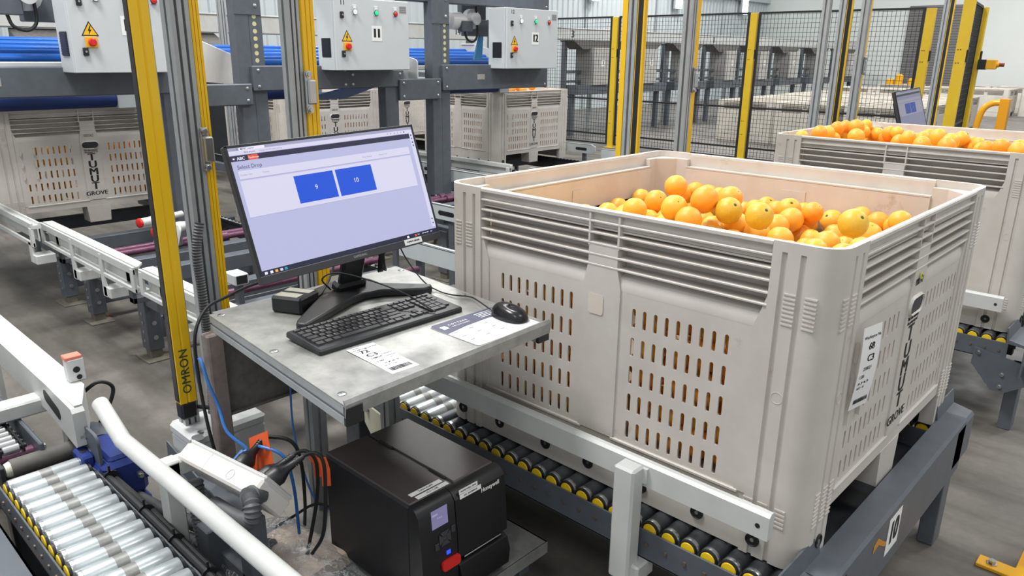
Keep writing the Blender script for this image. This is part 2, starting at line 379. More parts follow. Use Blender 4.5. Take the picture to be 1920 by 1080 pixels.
def bin_body(detail=True):
    mb = MB(); mb.use(BIN)
    for k in range(4):
        T = Matrix.Rotation(k*math.pi/2, 4, 'Z') @ Matrix.Translation((0, -HB, 0))
        fork = k % 2 == 1
        # corner post (rounded, with two grooves each side)
        r = .055; e = .145; th = .042; c = -HB
        prof = []
        g = [(.072, .084), (.112, .124)]
        if detail:
            out = [(c+e, 0)]
            for a, b in reversed(g): out += [(c+b, 0), (c+b-.002, .006), (c+a+.002, .006), (c+a, 0)]
            arc = [(c+r-r*math.sin(R(q)), r-r*math.cos(R(q))) for q in range(0, 91, 15)]
            out += arc
            for a, b in g: out += [(c, a), (c+.006, a+.002), (c+.006, b-.002), (c, b)]
            out += [(c, e)]
            prof = out+[(c+th, e), (c+th, .1), (c+.1, th), (c+e, th)]
        else:
            arc = [(c+r-r*math.sin(R(q)), r-r*math.cos(R(q))) for q in range(0, 91, 30)]
            prof = [(c+e, 0)]+arc+[(c, e), (c+th, e), (c+.1, .1), (c+e, th)]
        mb.prism(prof, 0, BH-.022, T)
        # corner rim pad and ledge
        lip = [(c+e, .0)]+[(c+r-r*math.sin(R(q)), r-r*math.cos(R(q))) for q in range(0, 91, 15)]+[(c, e)]
        inner = [(c+.014, e)]+[(c+r-(r-.014)*math.sin(R(q)), r-(r-.014)*math.cos(R(q))) for q in range(90, -1, -15)]+[(c+e, .014)]
        mb.prism(lip+inner, BH-.022, BH, T)
        # side: rim, lip wall, ledge, wall, ribs
        U = HB-e
        mb.rbox((-U-.002, 0, BH-.013), (U+.002, .016, BH), .003, T)
        mb.box((-U, .013, .708), (U, .02, BH-.008), T)
        mb.box((-U, .013, .703), (U, .05, .709), T)
        mb.box((-U, .044, .58), (U, .05, .704), T)
        for z in RIBS: mb.rbox((-U, .0015, z-.0028), (U, .046 if z < .7 else .018, z+.0028), .0012, T)
        for u in (-.045, .045): mb.box((u-.003, .002, .66), (u+.003, .0455, .702), T); mb.box((u-.003, .002, .702), (u+.003, .0175, BH-.013), T)
        mb.prism([(-.045, .67), (-.045, .615), (-.058, .56), (-.058, .15), (.058, .15), (.058, .56), (.045, .615), (.045, .67)], 0, .05, T @ Matrix(((1, 0, 0, 0), (0, 0, 1, .0025), (0, 1, 0, 0), (0, 0, 0, 1))))
        # slanted transition under the ribs
        for s in (-1, 1):
            a, b = sorted((s*.05, s*U))
            mb.add([T @ Vector(p) for p in ((a, .046, .6115), (b, .046, .6115), (b, .012, .588), (a, .012, .588), (b, .0065, .572), (a, .0065, .572), (b, .0065, .5562), (a, .0065, .5562))], [(3, 2, 1, 0), (5, 4, 2, 3), (7, 6, 4, 5)])
            mb.box((a, .044, .55), (b, .05, .6), T)
            # haunch beside the post, as in the moulding
            mb.prism([(s*U, .64), (s*(U-.012), .6), (s*(U-.03), .55), (s*(U-.03), .15), (s*U, .15)], .004, .03, T @ Matrix(((1, 0, 0, 0), (0, 0, 1, 0), (0, 1, 0, 0), (0, 0, 0, 1))))
        zr = [.19+.0765*j for j in range(5)]
        for s in (-1, 1):
            a, b = (-U, -.05) if s < 0 else (.05, U)
            if fork: cols = [s*(.118+.0335*i) for i in range(10)]
            else: cols = [s*(.10+.0315*i) for i in range(9)]
            cols.sort()
            skip = [(i, j) for i in range(3) for j in (2, 3, 4)] if (fork and s < 0) else ()
            if detail: slot_panel(mb, T, cols, zr, a, b, .145, .556, .0065, .0115, .0105, .05, skip)
            else: mb.box((a, .0065, .145), (b, .0115, .556), T)
            mb.rbox((a+.02 if s < 0 else a, .001, .143), (b if s < 0 else b-.02, .0115, .152), .002, T)
        # base skirt
        if not fork: mb.box((-U, .007, 0), (U, .03, .146), T)
        else:
            mb.box((-U, .005, .108), (U, .03, .146), T)
            mb.prism([(-.075, .11), (-.066, 0), (.066, 0), (.075, .11)], .004, .12, T @ Matrix(((1, 0, 0, 0), (0, 0, 1, 0), (0, 1, 0, 0), (0, 0, 0, 1))))
            mb.box((-HB+.1, .004, .0), (-HB+.145, .04, .14), T) if False else None
        if detail:
            for s in (-1, 1):
                for uo in (.052, .097):
                    for q in range(8): mb.box((s*(HB-uo)-.013, -.0018, .578+.0095*q), (s*(HB-uo)+.013, .004, .5815+.0095*q), T)
                for uo in (.058, .1, .135):
                    for q in range(5 if not fork else 9): mb.box((s*(HB-uo)-.012, -.0018, .1+.0105*q), (s*(HB-uo)+.012, .004, .1045+.0105*q), T)
                mb.rings(T @ Vector((s*(HB-.098), .0005, .41)), T.to_3x3() @ Vector((0, -1, 0)), [(0, .014), (.0012, .014), (.0012, .0125), (.0004, .0123)], 20, False)
            if fork:
                mb.use(DARKSTEEL); L = stadium(0, .512, .1, .04, 6)
                Tm = T @ Matrix(((1, 0, 0, 0), (0, 0, 1, 0), (0, 1, 0, 0), (0, 0, 0, 1)))
                mb.prism(L, -.0002, .004, Tm); mb.use(BIN)
                Lo = stadium(0, .512, .116, .056, 6); n = len(L)
                vs = [Tm @ Vector((x, y, .0005)) for x, y in L]+[Tm @ Vector((x, y, -.004)) for x, y in stadium(0, .512, .106, .046, 6)]+[Tm @ Vector((x, y, .0025)) for x, y in Lo]
                mb.add(vs, [(i, (i+1) % n, n+(i+1) % n, n+i) for i in range(n)]+[(n+i, n+(i+1) % n, 2*n+(i+1) % n, 2*n+i) for i in range(n)])
                # card-holder tabs
                for j in (2, 3, 4):
                    for u in (-.41, -.335):
                        mb.prism([(u-.004+.012*math.cos(t), zr[j]+.025*math.sin(t)) for t in [math.pi*(q/6-.5) for q in range(7)]], -.003, .007, Tm)
    mb.box((-HB+.03, -HB+.03, .125), (HB-.03, HB-.03, .14))
    return mb
def bin_letters(k, number, big=True):
    """printed lettering on the fork side k"""
    mb = MB(); mb.use(INK)
    T = Matrix.Rotation(k*math.pi/2, 4, 'Z') @ Matrix.Translation((0, -HB, 0))
    def at(u, z): 
        return T @ T3((u, .0021, z), (1, 0, 0), (0, 0, 1))
    for ch, z in zip('TUMUT', (.432, .384, .336, .288, .24)): text(mb, ch, .066, at(0, z), bold=.03, sx=1.15)
    text(mb, 'GROVE', .038, at(0, .192), bold=.02, sx=1.1)
    text(mb, 'This bin remains', .013, at(0, .478), bold=.02); text(mb, 'the property of', .013, at(0, .466), bold=.02)
    text(mb, number, .026, at(0, .575), bold=0, sx=.8)
    return mb
BODY = bin_body(True).mesh('bin_body'); BODYLO = bin_body(False).mesh('bin_body_far')
def far_letters():
    m = MB(); m.use(INK); T = Matrix.Rotation(math.pi/2, 4, 'Z') @ Matrix.Translation((0, -HB, 0))
    for ch, z in zip('TUMUT', (.432, .384, .336, .288, .24)): text(m, ch, .06, T @ T3((0, .0015, z), (1, 0, 0), (0, 0, 1)), bold=.03)
    return m.mesh('bin_lettering')
BOLT = MB(); BOLT.use(BLACKM)
BOLT.rings((0, 0, 0), (0, -1, 0), [(0, .017), (.004, .017), (.005, .0155), (.002, .014), (.002, .0)], 20, False); BOLT.use(STEEL); BOLT.rings((0, 0, 0), (0, -1, 0), [(.002, .005), (.0035, .005)], 10)
BOLT = BOLT.mesh('bolt')
def fruit_bin(label, loc, number='000562', group=None, bolts=True):
    t = thing('fruit_bin', label, 'fruit bin', loc, 0, group)
    obj('bin_body', BODY, t); obj('lettering', bin_letters(1, number), t)
    if bolts:
        for x in (-.515, -.36, -.175, -.02, .155, .32, .47): 
            b = obj('bolt', BOLT, t); b.location = (x, -HB-.0 if abs(x) > .44 else -HB+.007, .043)
    b = obj('bolt', BOLT, t); b.location = (HB, -HB+.1, .045); b.rotation_euler.z = math.pi/2
    return t
bin1 = fruit_bin('large beige plastic bin heaped with oranges, right beside the computer desk', (-HB, HB, .4435), '000147')
bin2 = fruit_bin('pale bin of oranges behind the near bin at the right edge', (-HB, 2.18+HB, .4435), '000233')
binA = fruit_bin('pale bin printed 000562 under the leftmost machine cabinet', (-5.0-HB, .27, .44), '000562')
binB = fruit_bin('pale bin beneath the cabinet numbered 11, behind the monitor', (-6.0-HB, 2.86, .438), '000318')
binC = fruit_bin('pale bin with orange tops showing beneath the cabinet numbered 12', (-5.0-HB, 4.70, .438), '000471')
binE = fruit_bin('dim pale bin deep behind the bin under cabinet 12, next to its left corner', (-7.2-HB, 4.74, .438), '000390')
# the label card tucked into the near bin's holder, its small sticker and number tape
def sheet(mb, T, w_, h, th=.0006, curl=0, n=8):
    """a paper sheet, w along x, h along y, curled along y"""
    vs = []; 
    for j in range(n+1):
        y = h*(j/n-.5); z = curl*math.sin(math.pi*j/n)
        vs += [(-w_/2, y, z), (w_/2, y, z), (-w_/2, y, z+th), (w_/2, y, z+th)]
    fs = []
    for j in range(n):
        a = j*4; b = a+4; fs += [(a+2, a+3, b+3, b+2), (a, b, b+1, a+1), (a, a+2, b+2, b), (a+1, b+1, b+3, a+3)]
    fs += [(0, 1, 3, 2), (n*4, n*4+2, n*4+3, n*4+1)]
    return mb.add(vs, fs, T)
def barcode(mb, T, x0, x1, y0, y1, z, seed=1):
    r_ = random.Random(seed); x = x0
    while x < x1:
        w_ = r_.choice((.0008, .0012, .002)); mb.box((x, y0, z), (min(x+w_, x1), y1, z+.0003), T); x += w_+r_.choice((.0008, .0014))
def ticket(name, label, cat, T, lines, w_=.078, h=.19, curl=0, group=None):
    t = thing(name, label, cat, T.translation, 0, group)
    T = Matrix.Translation(-T.translation) @ T
    mb = MB(); mb.use(PAPER); sheet(mb, T, w_, h, .0006, curl); obj('paper', mb, t)
    mb = MB(); mb.use(INK)
    for s, size, x, y, bo in lines: text(mb, s, size, T @ Matrix.Translation((x, y, .0008+curl*math.sin(math.pi*(y/h+.5)))), bold=bo, align='LEFT', ext=.0002)
    barcode(mb, T, -w_*.36, w_*.4, -h*.43, -h*.33, .0008+curl*.3, 3)
    obj('print', mb, t); return t
# y,z on the +X face
Tt = T3((.016, .188, .905), (.16, 1, .0), (.03, -.06, 1))
ticket('bin_ticket', 'curled white paper ticket tucked into the card holder on the near bin', 'paper ticket', Tt,
       (('Washington Na', .011, -.033, .075, 0), ('68', .024, -.01, .052, .03), ('C3', .024, -.01, .024, .03), ('238021', .012, -.02, 0, 0), ('1.00', .012, -.03, -.018, 0), ('2A  JP  40, 70', .008, -.03, -.034, 0), ('6417 - 47', .008, -.03, -.046, 0)), .078, .2, .006)
mb = MB(); mb.use(mat('cream_sticker', (214, 204, 192), .6)); mb.prism(rrect(-.024, -.027, .024, .027, .008), 0, .0008, T3((-.598, .0017, .951), (1, 0, 0), (0, .0, 1))); solo('blank_sticker', mb, 'small pale square sticker on the middle rib of the near bin, facing the desk', 'sticker')
st = MB(); st.use(mat('yellow_sticker', (206, 206, 60), .5)); st.rings((.0025, .575, 1.035), (1, 0, 0), [(-.0005, .009), (.0008, .009)], 18); st.use(INK); text(st, '5', .011, T3((.0034, .575, 1.035), (0, 1, 0), (0, 0, 1)), bold=.02); solo('fruit_sticker', st, 'small round yellow sticker above the hand hole of the near bin', 'sticker')

# ------------------------------------------------------------------ oranges
def orange_mat():
    m = bpy.data.materials.new('orange_peel'); m.use_nodes = True; nt = m.node_tree; N = nt.nodes; L = nt.links; b = N['Principled BSDF']
    oi = N.new('ShaderNodeObjectInfo'); r = N.new('ShaderNodeValToRGB'); e = r.color_ramp.elements
    e.new(.5); e.new(.8)
    for k, (p, c) in enumerate(((0, (250, 158, 44)), (.45, (252, 172, 56)), (.78, (247, 180, 62)), (1, (230, 184, 62)))): e[k].position = p; e[k].color = srgb(*c)
    L.new(oi.outputs['Random'], r.inputs['Fac'])
    tc = N.new('ShaderNodeTexCoord'); n = N.new('ShaderNodeTexNoise'); n.inputs['Scale'].default_value = 20; n.inputs['Detail'].default_value = 5; L.new(tc.outputs['Object'], n.inputs['Vector'])
    x = N.new('ShaderNodeMix'); x.data_type = 'RGBA'; x.inputs[7].default_value = srgb(242, 186, 70); L.new(r.outputs['Color'], x.inputs[6])
    mr = N.new('ShaderNodeMapRange'); mr.inputs[1].default_value = .5; mr.inputs[2].default_value = .75; mr.inputs[4].default_value = .6; L.new(n.outputs['Fac'], mr.inputs[0]); L.new(mr.outputs[0], x.inputs[0])
    L.new(x.outputs[2], b.inputs['Base Color']); b.inputs['Roughness'].default_value = .38
    n2 = N.new('ShaderNodeTexNoise'); n2.inputs['Scale'].default_value = 260; L.new(tc.outputs['Object'], n2.inputs['Vector'])
    bp = N.new('ShaderNodeBump'); bp.inputs['Strength'].default_value = .12; bp.inputs['Distance'].default_value = .002; L.new(n2.outputs['Fac'], bp.inputs['Height']); L.new(bp.outputs['Normal'], b.inputs['Normal'])
    return m
OR = orange_mat()
GREENISH = mat('greenish_peel', (228, 182, 58), .4, noise=(206, 172, 52), scale=14, bump=.02)
STEM = mat('stem_green', (84, 92, 36), .7); SCAR = mat('peel_scar', (150, 104, 40), .7)
def orange_mesh(kind, peel=None):
    mb = MB(); mb.use(peel or OR); q = (1, .97, 1.04)[kind % 3]
    nu, nv = 22, 14; vs = [(0, 0, -q*.95)]
    for j in range(1, nv):
        t = math.pi*(j/nv-.5)
        for i in range(nu):
            a = 2*math.pi*i/nu; rr = math.cos(t); z = math.sin(t)*q
            z -= .05*math.exp(-((t-math.pi/2)/.28)**2)
            rr *= 1+.012*math.cos(5*a)*math.cos(t)
            vs.append((rr*math.cos(a), rr*math.sin(a), z))
    vs.append((0, 0, q*.94)); fs = [(0, 1+(i+1) % nu, 1+i) for i in range(nu)]
    for j in range(nv-2): fs += [(1+j*nu+i, 1+j*nu+(i+1) % nu, 1+(j+1)*nu+(i+1) % nu, 1+(j+1)*nu+i) for i in range(nu)]
    t = len(vs)-1; fs += [(t, 1+(nv-2)*nu+i, 1+(nv-2)*nu+(i+1) % nu) for i in range(nu)]
    mb.add(vs, fs)
    if kind == 1 or peel: mb.use(STEM); mb.ball((0, 0, q*.95), .11, 8, 5, sq=(1, 1, .4)); mb.rings((0, 0, q*.93), (0, 0, 1), [(0, .17), (.03, .1)], 5)
    else: mb.use(SCAR); mb.ball((0, 0, q*.945), .06, 8, 4, sq=(1, 1, .5))
    return mb.mesh('orange', 60)
ORM = [orange_mesh(k) for k in range(3)]; ORG = orange_mesh(1, GREENISH)
rnd = random.Random(11)
def orange(x, y, z, r, label, group=None, me=None, rot=None):
    o = link(bpy.data.objects.new('orange', me or rnd.choice(ORM))); o.location = (x, y, z); o.scale = (r, r, r*rnd.uniform(.94, 1.05))
    o.rotation_euler = rot or (rnd.uniform(-.9, .9), rnd.uniform(-.9, .9), rnd.uniform(0, 6.3)); return tag(o, label, 'orange', group)
OR1 = [(-0.916, 0.882, 1.114, 0.041), (-1.075, 0.758, 1.032, 0.035), (-0.854, 0.537, 1.086, 0.04), (-1.075, 0.902, 1.048, 0.034), (-0.904, 0.738, 1.08, 0.04), (-0.952, 0.979, 1.072, 0.04), (-0.931, 1.048, 1.077, 0.034), (-0.867, 1.023, 1.073, 0.04), (-0.637, 0.588, 1.142, 0.041), (-0.974, 1.075, 1.03, 0.04), (-0.698, 0.518, 1.116, 0.041), (-1.028, 0.973, 1.0, 0.035), (-0.653, 0.787, 1.118, 0.04), (-0.803, 0.998, 1.078, 0.034), (-0.562, 0.606, 1.116, 0.041), (-0.739, 1.075, 1.025, 0.034), (-0.631, 0.492, 1.094, 0.04), (-0.81, 0.917, 1.0, 0.037), (-0.954, 0.766, 1.0, 0.034), (-0.737, 0.874, 1.0, 0.036), (-0.569, 0.683, 1.059, 0.041), (-0.432, 0.539, 1.129, 0.04), (-0.495, 0.672, 1.047, 0.041), (-0.685, 1.047, 1.043, 0.034), (-0.632, 1.02, 1.064, 0.034), (-0.518, 0.944, 1.078, 0.04), (-0.579, 0.986, 1.06, 0.034), (-0.482, 0.881, 1.059, 0.041), (-0.523, 1.075, 1.053, 0.034), (-0.438, 0.94, 1.082, 0.034), (-0.47, 0.985, 1.051, 0.034), (-0.487, 1.036, 1.018, 0.034), (-0.422, 1.074, 1.037, 0.038), (-0.191, 0.596, 1.137, 0.04), (-0.328, 1.065, 1.067, 0.034), (-0.258, 1.022, 1.062, 0.036), (-0.173, 0.944, 1.093, 0.034), (-0.346, 1.074, 1.006, 0.035), (-0.238, 0.882, 1.05, 0.041), (-0.27, 1.074, 1.025, 0.034), (-0.496, 0.808, 1.046, 0.04), (-0.42, 0.671, 1.038, 0.04), (-0.465, 0.936, 0.997, 0.04), (-0.299, 0.719, 1.039, 0.04), (-0.365, 0.964, 1.01, 0.04), (-0.413, 0.89, 1.003, 0.035), (-0.304, 0.803, 1.0, 0.034), (-0.305, 0.891, 1.0, 0.034), (-0.383, 0.781, 1.0, 0.034), (-0.199, 0.994, 1.065, 0.034), (-0.575, 0.874, 1.0, 0.038)]
OR2 = [(-1.075, 2.316, 1.181, 0.034), (-1.075, 2.532, 1.184, 0.04), (-1.075, 2.641, 1.177, 0.039), (-1.075, 2.772, 1.195, 0.038), (-1.065, 2.859, 1.2, 0.034), (-1.009, 2.863, 1.2, 0.044), (-1.045, 3.122, 1.194, 0.034), (-1.075, 2.873, 1.155, 0.035), (-0.884, 2.524, 1.183, 0.04), (-1.038, 3.062, 1.16, 0.04), (-1.013, 3.16, 1.148, 0.038), (-1.026, 3.217, 1.117, 0.034), (-0.881, 3.021, 1.167, 0.039), (-0.829, 2.98, 1.177, 0.034), (-0.915, 3.074, 1.135, 0.037), (-0.738, 2.861, 1.164, 0.04), (-1.07, 2.73, 1.143, 0.034), (-0.792, 2.904, 1.136, 0.039), (-0.969, 3.109, 1.151, 0.034), (-1.075, 3.25, 1.091, 0.036), (-0.975, 3.26, 1.083, 0.034), (-0.742, 3.046, 1.144, 0.034), (-0.843, 3.202, 1.103, 0.038), (-0.767, 3.099, 1.12, 0.034), (-0.769, 2.971, 1.149, 0.039), (-0.697, 2.972, 1.155, 0.039), (-0.744, 3.259, 1.148, 0.04), (-0.592, 2.588, 1.165, 0.04), (-0.583, 2.818, 1.184, 0.041), (-0.493, 2.687, 1.179, 0.04), (-0.43, 2.373, 1.187, 0.04), (-0.546, 3.117, 1.16, 0.039), (-0.561, 3.202, 1.119, 0.034), (-0.505, 3.167, 1.13, 0.038), (-0.446, 3.053, 1.143, 0.034), (-0.471, 3.108, 1.117, 0.037), (-0.385, 2.943, 1.134, 0.039), (-0.307, 2.853, 1.158, 0.04), (-0.242, 2.912, 1.153, 0.04), (-0.19, 2.59, 1.168, 0.04), (-0.38, 3.26, 1.09, 0.038), (-0.704, 3.221, 1.108, 0.034), (-0.651, 3.187, 1.116, 0.034), (-0.799, 3.151, 1.105, 0.034), (-0.57, 3.259, 1.093, 0.034), (-0.874, 3.26, 1.091, 0.034), (-0.286, 3.26, 1.085, 0.034), (-0.424, 2.997, 1.123, 0.034), (-0.346, 3.203, 1.094, 0.034)]

SPECIAL = {0: ('topmost orange of the near heap, with a dark ring scar by its crown', None), 8: ('big scratched orange near the top of the near heap', None),
           14: ('green tinged orange with a green stem button, right of the scratched orange', ORG), 21: ('yellow green orange with star shaped stem, in the middle of the near heap', ORG), 33: ('large yellow orange with a green stem at the right of the near heap', ORG)}
toward = (1.0, -.55, .9)
for i, (x, y, z, r) in enumerate(OR1):
    if i in SPECIAL:
        q = Vector(toward).to_track_quat('Z', 'Y').to_euler(); orange(x, y, z, r, SPECIAL[i][0], None, SPECIAL[i][1], q if SPECIAL[i][1] else None)
    else: orange(x, y, z, r, 'orange in the open heap on top of the near beige bin', 'oranges on top of the near bin')
for i, (x, y, z, r) in enumerate(OR2):
    if i == 32: orange(x, y, z, r, 'yellow green orange near the far rim of the bin at the right edge', None, ORG)
    else: orange(x, y, z, r, 'orange on top of the bin at the right edge of the photo', 'oranges on top of the right bin')
for i, (x, y, z, r) in enumerate(((-5.12, 4.28, 1.2, .042), (-5.1, 4.35, 1.19, .04), (-5.3, 4.4, 1.235, .042), (-5.15, 4.45, 1.2, .043), (-5.2, 4.56, 1.21, .042), (-5.1, 4.62, 1.2, .04), (-5.2, 4.66, 1.215, .04), (-5.25, 4.93, 1.22, .043), (-5.35, 4.5, 1.2, .04))):
    orange(x, y, z, r, 'orange showing over the rim of the bin under cabinet 12', 'oranges in the bin under cabinet 12')
for s in (-1, 1):                       # pressed against the slotted side that faces the desk
    for i in range(4):
        for j in range(5):
            orange(-HB+s*(.13+.075*i)+rnd.uniform(-.012, .012), .058+rnd.uniform(0, .012), .4435+.19+.077*j+rnd.uniform(-.012, .012), rnd.uniform(.036, .042), 'orange glimpsed through the slots of the near bin, desk side', 'oranges behind the slots of the near bin')
            orange(-5.0-.058-rnd.uniform(0, .02), .27+s*(.14+.08*i)+rnd.uniform(-.012, .012), .44+.19+.077*j+rnd.uniform(-.012, .012), rnd.uniform(.034, .042), 'orange glimpsed through the slots of the bin printed 000562', 'oranges behind the slots of bin 000562')
def fill(name, label, x0, x1, y0, y1, z, seed, walls=()):
    """the mass of fruit below the top layer: one object"""
    r_ = random.Random(seed); mb = MB(); mb.use(OR); i = 0
    y = y0+.04; row = 0
    while y < y1-.03:
        x = x0+.04+(.04 if row % 2 else 0)
        while x < x1-.03:
            zz = z(x, y) if callable(z) else z
            p = (x+r_.uniform(-.008, .008), y+r_.uniform(-.008, .008), zz+r_.uniform(-.012, .012))
            if all((p[0]-a)**2+(p[1]-b)**2+(p[2]-c)**2 > .073**2 for a, b, c, _ in OR1+OR2): mb.ball(p, r_.uniform(.036, .0395), 10, 7)
            x += .08
        y += .074; row += 1
    for (ax, c, a0, a1, z0, z1) in walls:
        a = a0
        while a < a1:
            zz = z0
            while zz < z1:
                p = (a+r_.uniform(-.01, .01), c, zz+r_.uniform(-.01, .01)) if ax == 'y' else (c, a+r_.uniform(-.01, .01), zz+r_.uniform(-.01, .01))
                mb.ball(p, r_.uniform(.034, .041), 9, 6); zz += .077
            a += .078
    o = obj(name, mb); tag(o, label, 'oranges', kind='stuff'); return o
fill('orange_pile', 'mass of oranges under the top layer in the near bin', -1.1, -.06, .06, 1.1, lambda x, y: 1.045-.05*max(0, y-.4), 3, (('x', -.06, .12, 1.08, .64, 1.0), ('y', .125, -1.08, -.08, .62, 1.0)))
fill('orange_pile', 'mass of oranges under the top layer in the bin at the right edge', -1.1, -.06, 2.24, 3.28, 1.07, 4)
fill('orange_pile', 'oranges packed inside the bin under cabinet 11', -7.1, -6.06, 2.35, 3.37, 1.0, 5, (('x', -6.06, 2.4, 3.35, .6, 1.0), ('y', 2.34, -7.1, -6.06, .6, 1.0)))
fill('orange_pile', 'oranges packed inside the bin under cabinet 12', -6.1, -5.06, 4.2, 5.22, 1.13, 6, (('y', 4.18, -6.1, -5.06, .6, 1.0), ('x', -5.06, 4.2, 5.2, .6, 1.0)))
fill('orange_pile', 'oranges filling the bin printed 000562', -6.1, -5.14, -.24, .8, 1.0, 8)

# ------------------------------------------------------------------ the desk trolley by the bin
DZ = .90
def poly_slab(mb, quad, z0, z1): return mb.prism(quad, z0, z1)
t = thing('computer_desk', 'galvanised steel desk trolley carrying the monitor, with a lower printer shelf', 'desk', (-1.0, -.38, 0))
Q = lambda x, y, z=0: (x+1.0, y+.38, z)
q2 = lambda pts: [(x+1.0, y+.38) for x, y in pts]
quad = [(-1.352, -.672), (-.652, -.733), (-.680, -.085), (-1.385, -.026)]
mb = MB(); mb.use(GALV); mb.prism(q2(quad), DZ-.004, DZ)
obj('tabletop', mb, t)
mb = MB(); mb.use(GALV)                                   # the upturned front lip
e = Vector((-.680+.652, -.085+.733, 0)).normalized(); nrm = Vector((e.y, -e.x, 0))
Tl = T3(Q(-.652, -.735, DZ), e, (0, 0, 1)); L_ = (Vector((-.680, -.085))-Vector((-.652, -.735))).length
mb.add([Tl @ Vector(p) for p in ((0, -.026, .004), (L_, -.026, .004), (L_, .002, .006), (0, .002, .006), (0, .011, .001), (L_, .011, .001), (0, .011, -.002), (L_, .011, -.002), (0, .0, .003), (L_, .0, .003), (0, -.026, .001), (L_, -.026, .001))],
       [(0, 1, 2, 3), (3, 2, 5, 4), (4, 5, 7, 6), (6, 7, 9, 8), (8, 9, 11, 10), (0, 10, 11, 1), (0, 3, 4, 6, 8, 10), (1, 11, 9, 7, 5, 2)])
obj('front_lip', mb, t)
def extr(mb, p0, p1, w=.04, upv=(0, 0, 1)):
    """slotted aluminium profile"""
    p0 = Vector(p0); p1 = Vector(p1); d = p1-p0; L = d.length; T = T3(p0, d, upv); T = T @ Matrix(((0, 0, 1, 0), (1, 0, 0, 0), (0, 1, 0, 0), (0, 0, 0, 1)))
    h = w/2; g = w*.1; dp = w*.14
    prof = []
    for k in range(4):
        for (x, y) in ((-h, -h), (-g, -h), (-g, -h+dp), (g, -h+dp), (g, -h)):
            c, s_ = math.cos(k*math.pi/2), math.sin(k*math.pi/2); prof.append((x*c-y*s_, x*s_+y*c))
    return mb.prism(prof, 0, L, T)
mb = MB(); mb.use(ALU)
for a, b in (((-1.35, -.652), (-.655, -.713)), ((-1.38, -.048), (-.685, -.107))): extr(mb, Q(*a, DZ-.0245), Q(*b, DZ-.0245))
extr(mb, Q(-1.36, -.65, DZ-.0245), Q(-1.375, -.05, DZ-.0245)); obj('top_frame', mb, t)
for x, y in ((-.652, -.7135), (-.682, -.107)):
    mb = MB(); mb.use(BLACK); mb.rbox(Q(x-.004, y-.021, DZ-.046), Q(x+.006, y+.021, DZ-.004), .002); obj('end_cap', mb, t)
RIV = MB(); RIV.use(STEEL); RIV.rings((0, 0, 0), (0, 0, 1), [(0, .010), (.0015, .0098), (.0028, .007), (.003, .003), (.002, .0025), (.002, .0)], 18, False); RIV = RIV.mesh('rivet')
for x, y in ((-1.325, -.652), (-1.003, -.684), (-.700, -.706), (-1.337, -.045), (-1.012, -.078)):
    r_ = obj('rivet', RIV, t); r_.location = Q(x, y, DZ)
mb = MB(); mb.use(GALVD); mb.rbox(Q(-1.345, -.665, .618), Q(-1.335, -.06, DZ-.045), .002); mb.rbox(Q(-1.345, -.665, .612), Q(-1.32, -.06, .62), .002); obj('back_panel', mb, t)
mb = MB(); mb.use(mat('brown_grey_steel', (150, 138, 132), .5, metal=.25, noise=(126, 114, 110), scale=22)); mb.rbox(Q(-1.355, -.70, .03), Q(-1.315, -.655, DZ-.045), .004); obj('leg', mb, t)
for x, y in ((-1.27, -.43), (-1.27, -.16)):
    mb = MB(); mb.use(ALU); extr(mb, Q(x, y, .03), Q(x, y, DZ-.045), .045, (1, 0, 0)); obj('leg', mb, t)
mb = MB(); mb.use(GALV)
mb.box(Q(-1.275, -.71, .246), Q(-.662, -.088, .25)); mb.box(Q(-.664, -.71, .214), Q(-.660, -.088, .25)); mb.box(Q(-1.275, -.092, .214), Q(-.662, -.088, .25)); mb.box(Q(-1.278, -.71, .214), Q(-1.274, -.088, .25)); mb.box(Q(-1.275, -.712, .214), Q(-.662, -.708, .25)); obj('printer_shelf', mb, t)
mb = MB(); mb.use(CHAR)
for y in (-.62, -.16): mb.rbox(Q(-1.30, y-.02, .17), Q(-.68, y+.02, .213), .003)
obj('shelf_bracket', mb, t)
mb = MB(); mb.use(DARKSTEEL)
for y in (-.68, -.12): mb.rbox(Q(-1.36, y-.02, .0), Q(-.74, y+.02, .03), .004)
obj('floor_foot', mb, t)

